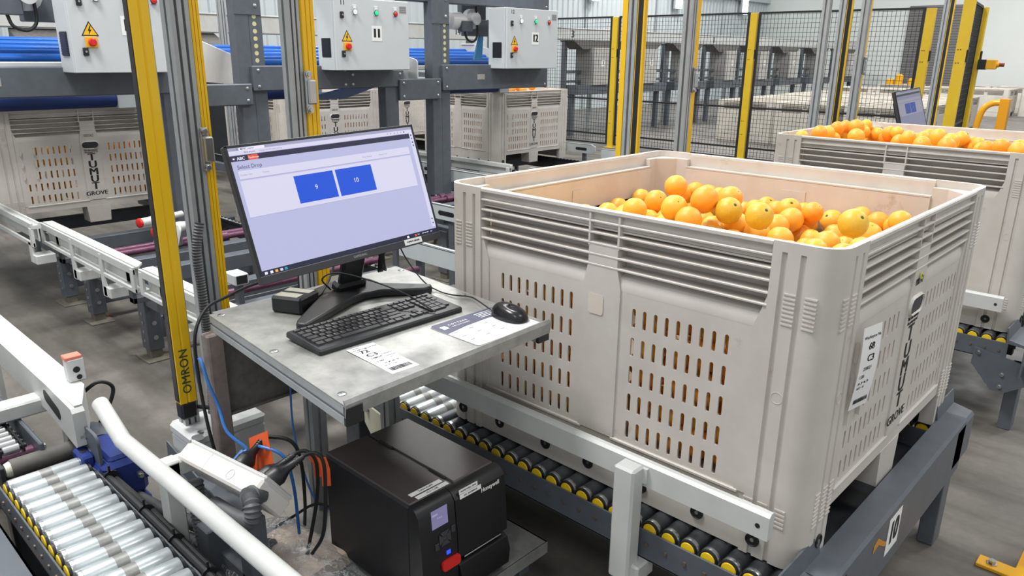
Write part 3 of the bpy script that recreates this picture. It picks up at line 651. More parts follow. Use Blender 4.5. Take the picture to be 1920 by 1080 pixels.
# ------------------------------------------------------------------ monitor
EM = 1.0
def emis(name, rgb, k=1.0): 
    m = mat(name, (12, 12, 14), .35)
    b = m.node_tree.nodes['Principled BSDF']; b.inputs['Emission Color'].default_value = srgb(*rgb); b.inputs['Emission Strength'].default_value = EM*k
    return m
SCR = emis('screen_lavender', (184, 186, 222)); SCRW = emis('screen_white', (216, 214, 238)); SCRN = emis('screen_navy', (38, 36, 66)); SCRB = emis('screen_blue', (20, 82, 214)); SCRO = emis('screen_orange', (226, 84, 52)); SCRT = emis('screen_text', (70, 72, 100)); SCRG = emis('screen_grey', (160, 160, 190)); SCRL = emis('screen_taskbar', (30, 34, 58)); SCRX = emis('screen_pure', (235, 235, 250)); SCRC = emis('screen_cyan', (40, 150, 190))
def screen_ui(t, W, H, tiles=('9', '10'), full=True):
    """display in the local frame x right, y up, z towards the viewer"""
    mb = MB(); mb.use(SCR); mb.box((-W/2, -H/2, -.001), (W/2, H/2, 0)); 
    def rect(m, u0, v0, u1, v1, z=.0002): mb.use(m); mb.box(((u0-.5)*W, (.5-v1)*H, 0), ((u1-.5)*W, (.5-v0)*H, z))
    def tx(m, s, u, v, size, z=.0004, bold=0, al='LEFT'): mb.use(m); text(mb, s, size, Matrix.Translation(((u-.5)*W, (.5-v)*H, z)), bold=bold, ext=.0001, align=al)
    rect(SCRG, 0, 0, 1, .024); rect(SCRX, .05, .003, .17, .024, .0003); rect(SCRW, 0, .024, 1, .055)
    rect(SCRN, 0, .06, .977, .104); rect(SCRW, .977, .055, 1, .94)
    rect(SCRW, .02, .178, .953, .243); rect(SCRW, .018, .255, .952, .54); rect(SCRG, .02, .243, .953, .2465); rect(SCRG, .018, .54, .952, .543)
    rect(SCRB, .268, .281, .474, .506, .0004); rect(SCRB, .488, .281, .695, .508, .0004)
    tx(SCRX, tiles[0], .37, .396, .016, .0006, 0, 'CENTER'); tx(SCRX, tiles[1], .59, .396, .016, .0006, 0, 'CENTER')
    if full:
        rect(SCRO, .082, .064, .128, .104, .0004); tx(SCRX, 'Packhouse', .084, .086, .006, .0006); tx(SCRX, 'ABC', .03, .086, .010, .0006, .02); tx(SCRT, 'Select Drop', .021, .152, .0125)
        tx(SCRG, 'Grader Line', .026, .212, .006); tx(SCRG, 'Tumut', .13, .212, .006); tx(SCRG, 'Prep Station', .66, .212, .006); tx(SCRG, 'Drop 9-10', .76, .212, .006)
        tx(SCRT, 'ABC packer', .065, .014, .006, .0006); tx(SCRT, 'Not secure', .07, .041, .006); tx(SCRG, 'toptgrader01/selectdrop', .14, .041, .006)
        rect(SCRT, .038, .008, .045, .02); rect(SCRT, .057, .008, .064, .02, .0005); rect(SCRX, .012, .078, .02, .09, .0004)
        for u in (.84, .86, .885, .905, .925): rect(SCRG, u, .036, u+.006, .046, .0004)
        rect(SCRT, .945, .034, .951, .048, .0004)
        for v in (.07, .1, .135, .165): rect(SCRN if v != .1 else SCRB, .984, v, .991, v+.014, .0004)
        for v in (.86, .9): rect(SCRN, .984, v, .991, v+.012, .0004)
    rect(SCRL, 0, .958, 1, 1, .0003)
    for u, m in ((.012, SCRX), (.038, SCRX), (.062, mat('amber_icon', (230, 150, 60), emit=.7)), (.086, SCRW), (.108, SCRC), (.80, SCRX), (.85, SCRO)): rect(m, u, .97, u+.013, .99, .0005)
    for u in (.87, .9, .915, .93, .955): rect(SCRX, u, .974, u+.012, .98, .0004)
    return obj('screen', mb, t)
mon = thing('monitor', 'large black monitor on the galvanised desk showing two blue tiles 9 and 10', 'monitor')
mon.location = (0, 0, 0)
MT = Matrix.Translation((-1.058, -.432, 1.221)) @ Euler((0, 0, R(91))).to_matrix().to_4x4() @ Matrix.Rotation(R(-18), 4, 'X') @ Matrix.Rotation(R(-1.8), 4, 'Y') @ Matrix.Rotation(R(90), 4, 'X')
W, H = .542, .316
pa = link(bpy.data.objects.new('panel', None)); 
mb = MB(); mb.use(BEZEL); mb.rbox((-W/2, -H/2, -.022), (W/2, H/2, -.002), .003); mb.rbox((-W/2, -H/2, -.004), (W/2, -H/2+.019, .0025), .0012)
mb.use(BLACK); mb.rbox((-W/2, H/2-.006, -.004), (W/2, H/2, .0015), .001); mb.rbox((-W/2, -H/2+.018, -.004), (-W/2+.006, H/2, .0015), .001); mb.rbox((W/2-.006, -H/2+.018, -.004), (W/2, H/2, .0015), .001)
mb.rbox((-.2, -.12, -.05), (.2, .1, -.02), .012)
bpy.data.objects.remove(pa); case = obj('case', mb, mon); case.matrix_local = MT
sc = screen_ui(case, W-.012, H-.025); sc.matrix_local = Matrix.Translation((0, .0062, -.0005))
mb = MB(); mb.use(mat('silver_print', (150, 150, 152), .4)); text(mb, 'SAMSUNG', .0085, Matrix.Translation((0, -H/2+.0095, .0028)), bold=.02, spacing=1.05); obj('maker_name', mb, case)
mb = MB(); mb.use(PAPER); mb.box((.144, -H/2+.004, .0025), (.203, -H/2+.019, .003)); mb.use(INK); text(mb, 'TUMUT-GRADE', .0062, Matrix.Translation((.1735, -H/2+.0115, .0033)), bold=.02); obj('name_sticker', mb, case)
# V shaped foot and neck
mb = MB(); mb.use(BLACK)
foot = [(-.985, -.607), (-1.012, -.565), (-1.10, -.42), (-1.128, -.33), (-1.10, -.262), (-1.045, -.178), (-1.025, -.165), (-1.01, -.185), (-1.065, -.30), (-1.075, -.36), (-1.04, -.43), (-.958, -.59), (-.962, -.61)]
hub = [(-1.02, -.60), (-1.0, -.615), (-.975, -.60), (-1.07, -.40), (-1.085, -.345), (-1.07, -.29), (-1.0, -.20), (-1.0, -.172), (-1.02, -.158), (-1.07, -.2), (-1.135, -.255), (-1.19, -.25), (-1.225, -.28), (-1.24, -.36), (-1.215, -.43), (-1.16, -.44)]
hub = [(x-.078, y+.035) for x, y in hub]
mb.prism(hub, DZ+.001, DZ+.024)
f_ = obj('foot', mb, mon)
m_ = f_.modifiers.new('bevel', 'BEVEL'); m_.width = .006; m_.segments = 2; m_.limit_method = 'ANGLE'
mb = MB(); mb.use(BLACK); Tn = T3((-1.235, -.315, DZ+.02), (0, 1, 0), (.33, -.09, 1))
mb.rbox((-.038, -.005, -.012), (.038, .27, .012), .008, Tn); mb.rbox((-.05, .0, -.02), (.05, .03, .02), .008, Tn); obj('neck', mb, mon)
def cable(name, pts, r, m, label, cat='cable', parent=None, group=None, rib=0, n=8, step=.006):
    mb = MB(); mb.use(m); mb.tube(pts, r, n, 6, rib, step)
    o = obj(name, mb, parent); 
    if not parent: tag(o, label, cat, group)
    return o
for k, dx in enumerate((0, .012, .024, .006)):
    cable('cable', [(-1.15, -.30, 1.12), (-1.17+dx, -.25, 1.05), (-1.2+dx, -.22-dx, .99), (-1.19, -.24+dx, .965), (-1.16+dx, -.26, 1.0), (-1.13, -.27, 1.08)], .0035, BLACKM, None, parent=mon)

# ------------------------------------------------------------------ keyboard, mouse, mat, tickets, adapter
kb = thing('keyboard', 'black full size keyboard lying along the front of the galvanised desk', 'keyboard', (-.975, -.404, DZ))
KT = T3((0, 0, .012), (0, 1, 0), (-1, 0, .055))
mb = MB(); mb.use(BLACK); mb.rbox((-.2225, -.0735, -.011), (.2225, .0735, .006), .004, KT); obj('case', mb, kb)
KEYM = mat('key_cap', (50, 49, 52), .45); LEG = mat('key_legend', (196, 196, 200), .6)
keys = []; px = .0187
def row(y, x, items, h=.0158):
    for w_, s in items:
        keys.append((x+w_*px/2, y, w_*px-.0032, h, s)); x += w_*px
X0 = -.2145; ys_ = [.060, .036, .0165, -.0025, -.0215, -.0405, -.0595]
row(.0580, X0, [(1, 'Esc')]+[(1, 'F%d' % k) for k in range(1, 5)]+[(1, 'F%d' % k) for k in range(5, 13)]+[(1, '')], .0115)
row(.0375, X0, [(1, c) for c in '`1234567890-=']+[(2, '')])
row(.0185, X0, [(1.5, '')]+[(1, c) for c in 'QWERTYUIOP[]']+[(1.5, '')])
row(-.0005, X0, [(1.75, '')]+[(1, c) for c in "ASDFGHJKL;'"]+[(2.25, '')])
row(-.0195, X0, [(2.25, '')]+[(1, c) for c in 'ZXCVBNM,./']+[(2.75, '')])
row(-.0385, X0, [(1.25, ''), (1.25, ''), (1.25, ''), (6.25, ''), (1.25, ''), (1.25, ''), (1.25, ''), (1.25, '')])
X1 = X0+15.3*px
for y, n_ in ((.0580, 3), (.0375, 3), (.0185, 3)): row(y, X1, [(1, '')]*n_, .0115 if y > .05 else .0158)
row(-.0195, X1+px, [(1, '')]); row(-.0385, X1, [(1, '')]*3)
X2 = X1+3.3*px; sc2 = .92
for y, s in ((.0375, '7 /*-'), ): pass
for y, items in ((.0580, [(1, '')]*4), (.0375, [(1, c) for c in ' /*-']), (.0185, [(1, c) for c in '789+']), (-.0005, [(1, c) for c in '456']), (-.0195, [(1, c) for c in '123']), (-.0385, [(2, '0'), (1, '.')])):
    row(y, X2, items, .0115 if y > .05 else .0158)
keys.append((X2+3.5*px, -.010, px-.0032, .0158+.019, '')) ; keys.append((X2+3.5*px, -.029, px-.0032, .0158, ''))
keys = [(x*.985, y-.002, w_, h, s) for x, y, w_, h, s in keys]
kmesh = {}
for i, (x, y, w_, h, s) in enumerate(keys[:100]):
    k_ = (round(w_, 4), round(h, 4))
    if k_ not in kmesh:
        mb = MB(); mb.use(KEYM); a, b = w_/2, h/2; mb.add([(-a, -b, .006), (a, -b, .006), (a, b, .006), (-a, b, .006), (-a+.001, -b+.001, .0098), (a-.001, -b+.001, .0098), (a-.001, b-.0008, .0098), (-a+.001, b-.0008, .0098)], [(0, 1, 5, 4), (1, 2, 6, 5), (2, 3, 7, 6), (3, 0, 4, 7), (4, 5, 6, 7)])
        kmesh[k_] = mb.mesh('key')
    o = obj('key', kmesh[k_], kb); o.matrix_local = KT @ Matrix.Translation((x, y, 0))
mb = MB(); mb.use(KEYM)
for x, y, w_, h, s in keys[100:]: mb.box((x-w_/2, y-h/2, .006), (x+w_/2, y+h/2, .0098), KT)
tag(obj('key', mb, kb), kind='stuff')
mb = MB(); mb.use(LEG)
for x, y, w_, h, s in keys:
    if s.strip(): text(mb, s, .0062 if len(s) == 1 else .0035, KT @ Matrix.Translation((x-w_*.22, y+.002, .0099)), ext=.00005)
text(mb, 'HP', .006, KT @ Matrix.Translation(((X1+1.5*px), .0, .0062)), ext=.00005)
obj('key_legends', mb, kb)
cable('cable', [(.062, .135, .018), (.062-.13, .11, .055), (-.2, .03, .09), (-.235, -.01, .075), (-.26, .03, .03)], .0022, BLACKM, None, parent=kb)
mo = thing('computer_mouse', 'glossy black computer mouse on the calendar mat at the desk corner', 'computer mouse', (-.775, -.134, DZ))
mb = MB(); mb.use(mat('mouse_black', (26, 26, 28), .25)); 
vs = []; nu, nv = 24, 8
for j in range(nv+1):
    t_ = j/nv*math.pi/2
    for i in range(nu):
        a = 2*math.pi*i/nu; c, s_ = math.cos(a), math.sin(a)
        rx = .057*math.copysign(abs(c)**.85, c); ry = .033*math.copysign(abs(s_)**.85, s_)*(1+.08*c)
        k = math.cos(t_)**.55 if j < nv else .02
        vs.append((rx*k, ry*k, .004+.034*math.sin(t_)*(1-.12*c)))
fs = [(j*nu+i, j*nu+(i+1) % nu, (j+1)*nu+(i+1) % nu, (j+1)*nu+i) for j in range(nv) for i in range(nu)]+[tuple(range(nu-1, -1, -1)), tuple(range(nv*nu, (nv+1)*nu))]
mb.add(vs, fs); mb.add([(x*.97, y*.97, z*0+zz) for zz in (.001, .006) for x, y, z in vs[:nu]], [(i, (i+1) % nu, nu+(i+1) % nu, nu+i) for i in range(nu)]); obj('shell', mb, mo, sharp=50)
mb = MB(); mb.use(RUBBER); mb.rings((-.03, -.004, .030), (0, 1, 0), [(0, .0095), (.008, .0095)], 14); obj('scroll_wheel', mb, mo)
cable('cable', [(-.055, -.005, .008), (-.11, .0, .02), (-.18, .03, .012), (-.24, .02, .006), (-.30, .02, .004), (-.36, .015, .02), (-.42, .0, .08), (-.44, -.03, .16)], .002, BLACKM, None, parent=mo)
mm = thing('mouse_mat', 'white calendar mouse mat with slate blue header under the mouse', 'mouse mat', (-.78, -.215, DZ))
Tm = T3((0, 0, .0), (.0, 1, 0), (-1, .0, 0))
mb = MB(); mb.use(mat('mat_white', (222, 220, 222), .6)); mb.prism(rrect(-.113, -.09, .113, .09, .008), .0004, .0024, Tm); obj('mat', mb, mm)
mb = MB(); mb.use(mat('mat_slate', (84, 86, 106), .6)); mb.prism([(-.113, .018), (-.04, .03), (.04, .034), (.113, .03), (.113, .082), (.105, .09), (-.105, .09), (-.113, .082)], .0022, .0028, Tm); obj('header_band', mb, mm)
mb = MB(); mb.use(PAPER); text(mb, 'COTTREE', .011, Tm @ Matrix.Translation((-.04, .064, .0029)), spacing=1.5); text(mb, 'SOLUTIONS', .008, Tm @ Matrix.Translation((-.04, .050, .0029)), spacing=1.5); mb.box((-.1, .046, .0028), (-.083, .066, .0031), Tm)
for k in range(4): mb.box((.03, .075-.009*k, .0028), (.1-.01*(k % 2), .0775-.009*k, .003), Tm)
mb.use(GREYINK)
for i in range(4):
    for j in range(3):
        x, y = -.1+.052*i, .004-.03*j; mb.box((x, y+.006, .0023), (x+.014, y+.009, .0026), Tm)
        for a in range(7):
            for b in range(4): mb.box((x+.006*a, y-.004*b, .0023), (x+.006*a+.0025, y-.004*b+.0012, .0026), Tm)
obj('print', mb, mm)
Tt = T3((-.795, -.532, DZ+.001), (.03, 1, 0), (-1, .02, .012))
ticket('desk_ticket', 'white printed paper ticket lying flat on the desk before the keyboard', 'paper ticket', Tt,
       (('Tumut', .007, -.03, .083, 0), ('Washington Na', .0105, -.032, .072, 0), ('72', .024, -.024, .053, .03), ('C3', .024, -.022, .028, .03), ('238020', .0105, -.026, .008, .01), ('1.00', .011, -.024, -.014, .01), ('24, JP 40, 70', .008, -.016, -.03, .01), ('6417 - 220', .0075, -.024, -.044, 0), ('02/08/2023', .006, .008, .016, 0), ('Contract', .008, .008, .002, 0), ('5', .008, .016, -.01, 0)), .074, .178)
ad = thing('power_adapter', 'black power brick with pale labels resting on the back of the desk', 'power adapter', (-1.235, -.485, DZ))
mb = MB(); mb.use(BLACK); TA = Matrix.Rotation(R(-64), 4, 'Z'); mb.rbox((-.046, -.046, 0), (.046, .046, .046), .006, TA @ Matrix.Rotation(R(0), 4, 'X')); obj('brick', mb, ad)
mb = MB(); mb.use(mat('pale_label', (178, 176, 160), .5)); mb.box((-.036, -.038, .0455), (-.008, .038, .0465), TA); mb.box((.006, -.038, .0455), (.038, .03, .0465), TA); obj('rating_label', mb, ad)
mb = MB(); mb.use(BLACKM); mb.tube([(.02, .05, .025), (.0, .085, .03), (-.05, .15, .06), (-.08, .19, .11)], .0035, 8); mb.tube([(-.03, .03, .04), (-.055, .05, .1), (-.06, .08, .16)], .0025, 8); obj('cable', mb, ad)
cable('power_cable', [(-1.30, -.32, 1.0), (-1.36, -.42, .955), (-1.385, -.52, .945), (-1.375, -.61, .93), (-1.36, -.675, .915), (-1.335, -.722, .86), (-1.33, -.728, .75), (-1.32, -.724, .62), (-1.31, -.715, .52), (-1.3, -.7, .42)], .0045, BLACKM, 'black power cable running from the monitor over the back corner of the desk')

# ------------------------------------------------------------------ label printer
pr = thing('label_printer', 'black industrial label printer on the shelf under the desk', 'printer', (-.88, -.395, .25))
Pq = lambda x, y, z: (x+.88, y+.395, z-.25)
mb = MB(); mb.use(PRN); mb.rbox(Pq(-1.065, -.535, .262), Pq(-.712, -.253, .55), .008)
for x in (-1.02, -.74):
    for y in (-.51, -.28): mb.cyl(Pq(x, y, .25), Pq(x, y, .264), .012, 12)
obj('housing', mb, pr)
mb = MB(); mb.use(PRNTOP); mb.rbox(Pq(-1.062, -.393, .545), Pq(-.714, -.255, .5535), .003); obj('lid', mb, pr); mb = MB(); mb.use(PRNTOP); mb.rbox(Pq(-1.062, -.532, .545), Pq(-.714, -.3985, .5535), .003); obj('top_cover', mb, pr)
for x in (-1.01, -.80):
    mb = MB(); mb.use(BLACKM); mb.rbox(Pq(x, -.402, .55), Pq(x+.06, -.391, .558), .003); obj('hinge', mb, pr)
# front: profile in x,z extruded over y
def front_prof(mb, y0, y1, pts, m):
    mb.use(m); Tf = Matrix(((1, 0, 0, .88), (0, 0, 1, .395), (0, 1, 0, -.25), (0, 0, 0, 1)))
    return mb.prism(pts, y0, y1, Tf)
mb = MB(); front_prof(mb, -.537, -.425, [(-.712, .262), (-.712, .552), (-.70, .551), (-.688, .545), (-.678, .53), (-.668, .44), (-.662, .30), (-.668, .262)], PRNF); fp = obj('control_panel', mb, pr)
mb = MB(); front_prof(mb, -.423, -.252, [(-.712, .37), (-.712, .552), (-.70, .551), (-.688, .545), (-.676, .53), (-.667, .44), (-.664, .374)], PRNF); dr = obj('media_door', mb, pr)
mb = MB(); front_prof(mb, -.423, -.252, [(-.712, .262), (-.712, .372), (-.69, .366), (-.662, .352), (-.652, .32), (-.656, .275), (-.67, .262)], mat('printer_chute', (24, 24, 26), .32)); mb.use(STEEL); mb.rbox(Pq(-.672, -.405, .3665), Pq(-.662, -.275, .3705), .001); obj('tear_bar', mb, pr)
# plane of the panel: from (-.678,.53) to (-.668,.44)
def on_front(y, z, off=.0006):
    x = -.678+(.53-z)*(.010/.09) if z > .44 else -.668+(.44-z)*(.006/.14)
    return T3(Pq(x+off, y, z), (0, 1, 0), (-.09, 0, 1))
mb = MB(); mb.use(emis('printer_lcd', (132, 128, 168), .8)); mb.box((-.025, -.024, 0), (.025, .024, .0008), on_front(-.474, .51)); mb.use(emis('printer_lcd_text', (170, 168, 200), .8)); text(mb, 'Ready', .007, on_front(-.474, .51, .0016), ext=.0001); mb.box((-.022, .009, .0008), (-.006, .013, .0012), on_front(-.474, .51)); obj('display', mb, pr)
mb = MB(); mb.use(mat('keypad_grey', (62, 62, 66), .45))
for k in range(4):
    a = k*math.pi/2; Tb = on_front(-.464, .451) @ Matrix.Rotation(a, 4, 'Z'); mb.prism([(.006, -.006), (.018, -.014), (.018, .014), (.006, .006)], 0, .0018, Tb)
mb.box((-.005, -.005, 0), (.005, .005, .0015), on_front(-.464, .451)); mb.use(mat('soft_key', (58, 58, 62), .5)); mb.rbox((-.006, -.009, 0), (.006, .009, .0016), .001, on_front(-.49, .438)); mb.rbox((-.006, -.009, 0), (.006, .009, .0016), .001, on_front(-.436, .463)); obj('keypad', mb, pr)
mb = MB(); mb.use(RED); mb.prism(rrect(-.029, -.0135, .029, .0135, .009, 5), 0, .006, on_front(-.45, .377)); o = obj('feed_button', mb, pr); o['label'] = 'red feed button'
mb = MB(); mb.use(mat('blue_light', (30, 60, 255), emit=2.2)); mb.box((-.006, -.005, 0), (.006, .005, .001), on_front(-.455, .408)); o = obj('status_light', mb, pr); o['label'] = 'small blue status light'
mb = MB(); mb.use(PAPER); text(mb, 'Honeywell', .0165, on_front(-.305, .520, .0034), bold=.01, sx=.9); obj('maker_name', mb, pr)
def tape(y, z, w_, h, s, parent=pr, T=None, size=.008):
    mb = MB(); T = T or on_front(y, z, .003); mb.use(PAPER); mb.box((-w_/2, -h/2, 0), (w_/2, h/2, .0005), T); mb.use(INK); text(mb, s, size, T @ Matrix.Translation((0, 0, .0008)), ext=.0001, bold=.01); o = obj('name_tape', mb, parent); return o
tape(-.378, .546, .062, .012, 'HONEYWELL PM42', size=.0062); tape(-.372, .533, .072, .012, 'S/N  20109B0418', size=.0062)
Tz = T3(Pq(-.741, -.46, .5538), (.0, 1, 0), (-1, 0, 0)); tape(0, 0, .098, .014, 'Tumut-Grp05', T=Tz); Tz = T3(Pq(-.722, -.455, .5538), (.0, 1, 0), (-1, 0, 0)); tape(0, 0, .098, .014, '10.11.1.105', T=Tz)
cable('printer_cable', [(-1.07, -.5, .36), (-1.15, -.52, .35), (-1.21, -.56, .30), (-1.24, -.60, .27)], .004, BLACKM, 'black cable leaving the back of the label printer')
cable('network_cable', [(-1.31, -.48, .66), (-1.29, -.49, .5), (-1.20, -.50, .35), (-1.12, -.49, .33), (-1.066, -.48, .33)], .003, BLUEC, 'blue network cable hanging behind the label printer')

# ------------------------------------------------------------------ bag and rolls on the shelf
CREAMP = mat('cream_paper', (232, 216, 198), .8, noise=(214, 196, 178), scale=60, bump=.1)
def plastic():
    m = bpy.data.materials.new('clear_plastic'); m.use_nodes = True; nt = m.node_tree; N = nt.nodes; L = nt.links
    out = N['Material Output']; N.remove(N['Principled BSDF'])
    tr = N.new('ShaderNodeBsdfTransparent'); tr.inputs[0].default_value = (.94, .95, .96, 1); gl = N.new('ShaderNodeBsdfGlossy'); gl.inputs['Roughness'].default_value = .12; gl.inputs[0].default_value = (1, 1, 1, 1)
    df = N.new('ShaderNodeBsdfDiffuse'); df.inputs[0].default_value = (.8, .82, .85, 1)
    fr = N.new('ShaderNodeLayerWeight'); fr.inputs[0].default_value = .3
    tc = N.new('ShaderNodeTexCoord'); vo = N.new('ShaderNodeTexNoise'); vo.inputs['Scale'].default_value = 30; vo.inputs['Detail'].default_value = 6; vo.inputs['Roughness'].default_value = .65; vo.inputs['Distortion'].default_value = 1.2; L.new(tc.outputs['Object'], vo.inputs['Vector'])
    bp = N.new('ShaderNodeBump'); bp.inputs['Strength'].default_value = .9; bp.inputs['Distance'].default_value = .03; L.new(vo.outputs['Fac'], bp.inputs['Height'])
    for x in (gl, fr, df): L.new(bp.outputs['Normal'], x.inputs['Normal'])
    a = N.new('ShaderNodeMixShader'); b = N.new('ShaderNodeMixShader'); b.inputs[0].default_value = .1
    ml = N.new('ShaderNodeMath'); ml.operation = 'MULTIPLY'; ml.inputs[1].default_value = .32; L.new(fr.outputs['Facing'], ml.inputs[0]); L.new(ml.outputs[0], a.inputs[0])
    cr = N.new('ShaderNodeValToRGB'); e = cr.color_ramp.elements; e[0].position = .455; e[0].color = (.05, .05, .05, 1); e[1].position = .5; e[1].color = (.6, .6, .6, 1); e3 = e.new(.545); e3.color = (.05, .05, .05, 1); L.new(vo.outputs['Fac'], cr.inputs['Fac']); L.new(cr.outputs['Color'], b.inputs[0]); L.new(tr.outputs[0], a.inputs[1]); L.new(gl.outputs[0], a.inputs[2])  # white crinkle highlights painted into the film as diffuse noise streaks
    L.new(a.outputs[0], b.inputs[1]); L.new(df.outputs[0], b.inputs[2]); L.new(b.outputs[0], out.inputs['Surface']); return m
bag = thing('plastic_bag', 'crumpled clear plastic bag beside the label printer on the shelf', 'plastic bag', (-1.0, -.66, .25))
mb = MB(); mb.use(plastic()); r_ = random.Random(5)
nx, ny = 46, 26; import mathutils
def bagz(u, v, s):
    x = -.27+.56*u; y = -.16+.275*v
    env = (math.sin(math.pi*u)**.35)*(math.sin(math.pi*v)**.4) if 0 < u < 1 and 0 < v < 1 else 0
    nz = mathutils.noise.noise((x*16+s, y*16, s))*.5+mathutils.noise.noise((x*42, y*42+s, s))*.28
    return x+.012*nz, y+.012*mathutils.noise.noise((x*20, y*20, 4)), (.004+env*(.085+.03*nz+.03*(1-u)))*(1 if s else .02)
vs = []; fs = []
for s in (1.7, 0):
    for i in range(nx+1):
        for j in range(ny+1): vs.append(bagz(i/nx, j/ny, s))
k = (nx+1)*(ny+1)
for i in range(nx):
    for j in range(ny):
        a = i*(ny+1)+j; fs += [(a, a+ny+1, a+ny+2, a+1), (k+a, k+a+1, k+a+ny+2, k+a+ny+1)]
mb.add(vs, fs)
mb.add([(-.27, -.05, .01), (-.30, -.02, .06), (-.31, .05, .075), (-.29, .1, .06), (-.25, .11, .02), (-.23, .0, .08), (-.22, .07, .085)], [(0, 1, 5), (1, 2, 6, 5), (2, 3, 6), (3, 4, 6)])
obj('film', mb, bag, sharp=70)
pk = MB(); pk.use(CREAMP)
vs = []; fs = []; nx, ny = 20, 14
for i in range(nx+1):
    for j in range(ny+1):
        u, v = i/nx, j/ny; env = (4*u*(1-u))**.3*(4*v*(1-v))**.3 if 0 < u < 1 and 0 < v < 1 else 0
        vs.append((-.13+.26*u, -.10+.2*v, .002+env*(.055+.01*mathutils.noise.noise((u*7, v*7, 3)))))
for i in range(nx):
    for j in range(ny): a = i*(ny+1)+j; fs.append((a, a+ny+1, a+ny+2, a+1))
pk.add(vs, fs); solo('paper_packet', pk, 'cream paper packet inside the clear plastic bag on the shelf', 'paper packet', loc=(-1.09, -.635, .252), rz=.15)
rl = thing('label_roll', 'white label roll with brown core inside the plastic bag near the printer front', 'label roll', (-.80, -.635, .252))
mb = MB(); mb.use(mat('label_paper', (206, 204, 200), .6)); mb.rings((0, 0, 0), (0, 0, 1), [(0, .075), (.05, .075), (.05, .022), (0, .022)], 36, False); obj('paper', mb, rl)
mb = MB(); mb.use(mat('core_brown', (118, 78, 58), .8)); mb.rings((0, 0, 0), (0, 0, 1), [(.0, .022), (.052, .022), (.052, .019), (.002, .019)], 24, False); obj('core', mb, rl)

# ------------------------------------------------------------------ roller tracks and the bin stop
ROLL = {}
FOOTP = mat('dusty_foot_plate', (128, 124, 112), .55, metal=.2, noise=(110, 106, 96), scale=20)
def roller_mesh(L, m, key):
    if key not in ROLL:
        mb = MB(); mb.use(m); a_, b_ = L*.42, L*.58; mb.rings((0, 0, 0), (0, 1, 0), [(0, .021), (.002, .0245), (.006, .025), (a_, .025)], 22, False); mb.rings((0, b_, 0), (0, 1, 0), [(0, .025), (L-b_-.006, .025), (L-b_-.002, .0245), (L-b_, .021)], 22, False); mb.use(ZINCW if m is ZINC else m); mb.rings((0, a_, 0), (0, 1, 0), [(0, .025), (b_-a_, .025)], 22, False)
        mb.use(STEEL); mb.rings((0, .001, 0), (0, 1, 0), [(0, .0245), (.002, .0253), (.010, .0253)], 22, False); mb.use(BLACK); mb.rings((0, -.006, 0), (0, 1, 0), [(0, .0225), (.0055, .0225)], 18); mb.rings((0, L+.0005, 0), (0, 1, 0), [(0, .0225), (.006, .0225)], 18)
        c = MB(); c.use(mat('yellow_cap', (236, 198, 30), .4)); c.rings((0, -.009, 0), (0, 1, 0), [(0, .012), (.0005, .018), (.0035, .0195)], 18)
        ROLL[key] = (mb.mesh('roller'), c.mesh('end_cap'))
    return ROLL[key]
ROLLDARK = mat('shaded_zinc_roller', (92, 96, 100), .42, metal=.45, noise=(74, 78, 82), scale=20)  # roller metal darkened in colour for the shade under the bins
def roller_track(name, label, x0, x1, y, L, m, key, pitch=.0545, z=.415, deck=None, plate=(0, 0), group=None, rollers_from=None, pair=None, zb=.335):
    t = thing(name, label, 'conveyor', (x1, y, 0), 0, group); me, cp = roller_mesh(L, m, key)
    x = x1-.03
    while x > x0:
        r_ = obj('roller', me, t); r_.location = (x-x1, 0, z); c = obj('end_cap', cp, r_); x -= pitch
    mb = MB(); mb.use(CHAR); mb.rbox((x0-x1, -.016, zb), (0, -.011, z+.003), .001); mb.box((x0-x1, -.016, zb), (0, .02, zb+.004)); 
    o = obj('side_frame', mb, t)
    mb = MB(); mb.use(CHAR); mb.rbox((x0-x1, L+.012, zb), (0, L+.017, z+.006), .001); obj('side_frame', mb, t)
    mb = MB(); mb.use(RUSTY); x = x1-.03
    k = 0
    while x > x0: mb.rings((x-x1, -.0155, z-.035), (0, -1, 0), [(0, .0065), (.004, .006)], 6); x -= pitch*1.0
    tag(obj('bolt', mb, t), kind='stuff')
    return t
def leg_frame(parent, x, y, h=.34, foot=True):
    mb = MB(); mb.use(CHAR); mb.rbox((x-.045, y-.03, .02), (x+.045, y+.03, h), .003); o = obj('leg', mb, parent)
    mb = MB(); mb.use(FOOTP); mb.rbox((x-.08, y-.07, 0), (x+.08, y+.05, .008), .002); mb.rbox((x-.035, y-.025, .006), (x+.035, y+.025, .06), .002); obj('base_plate', mb, o); return o
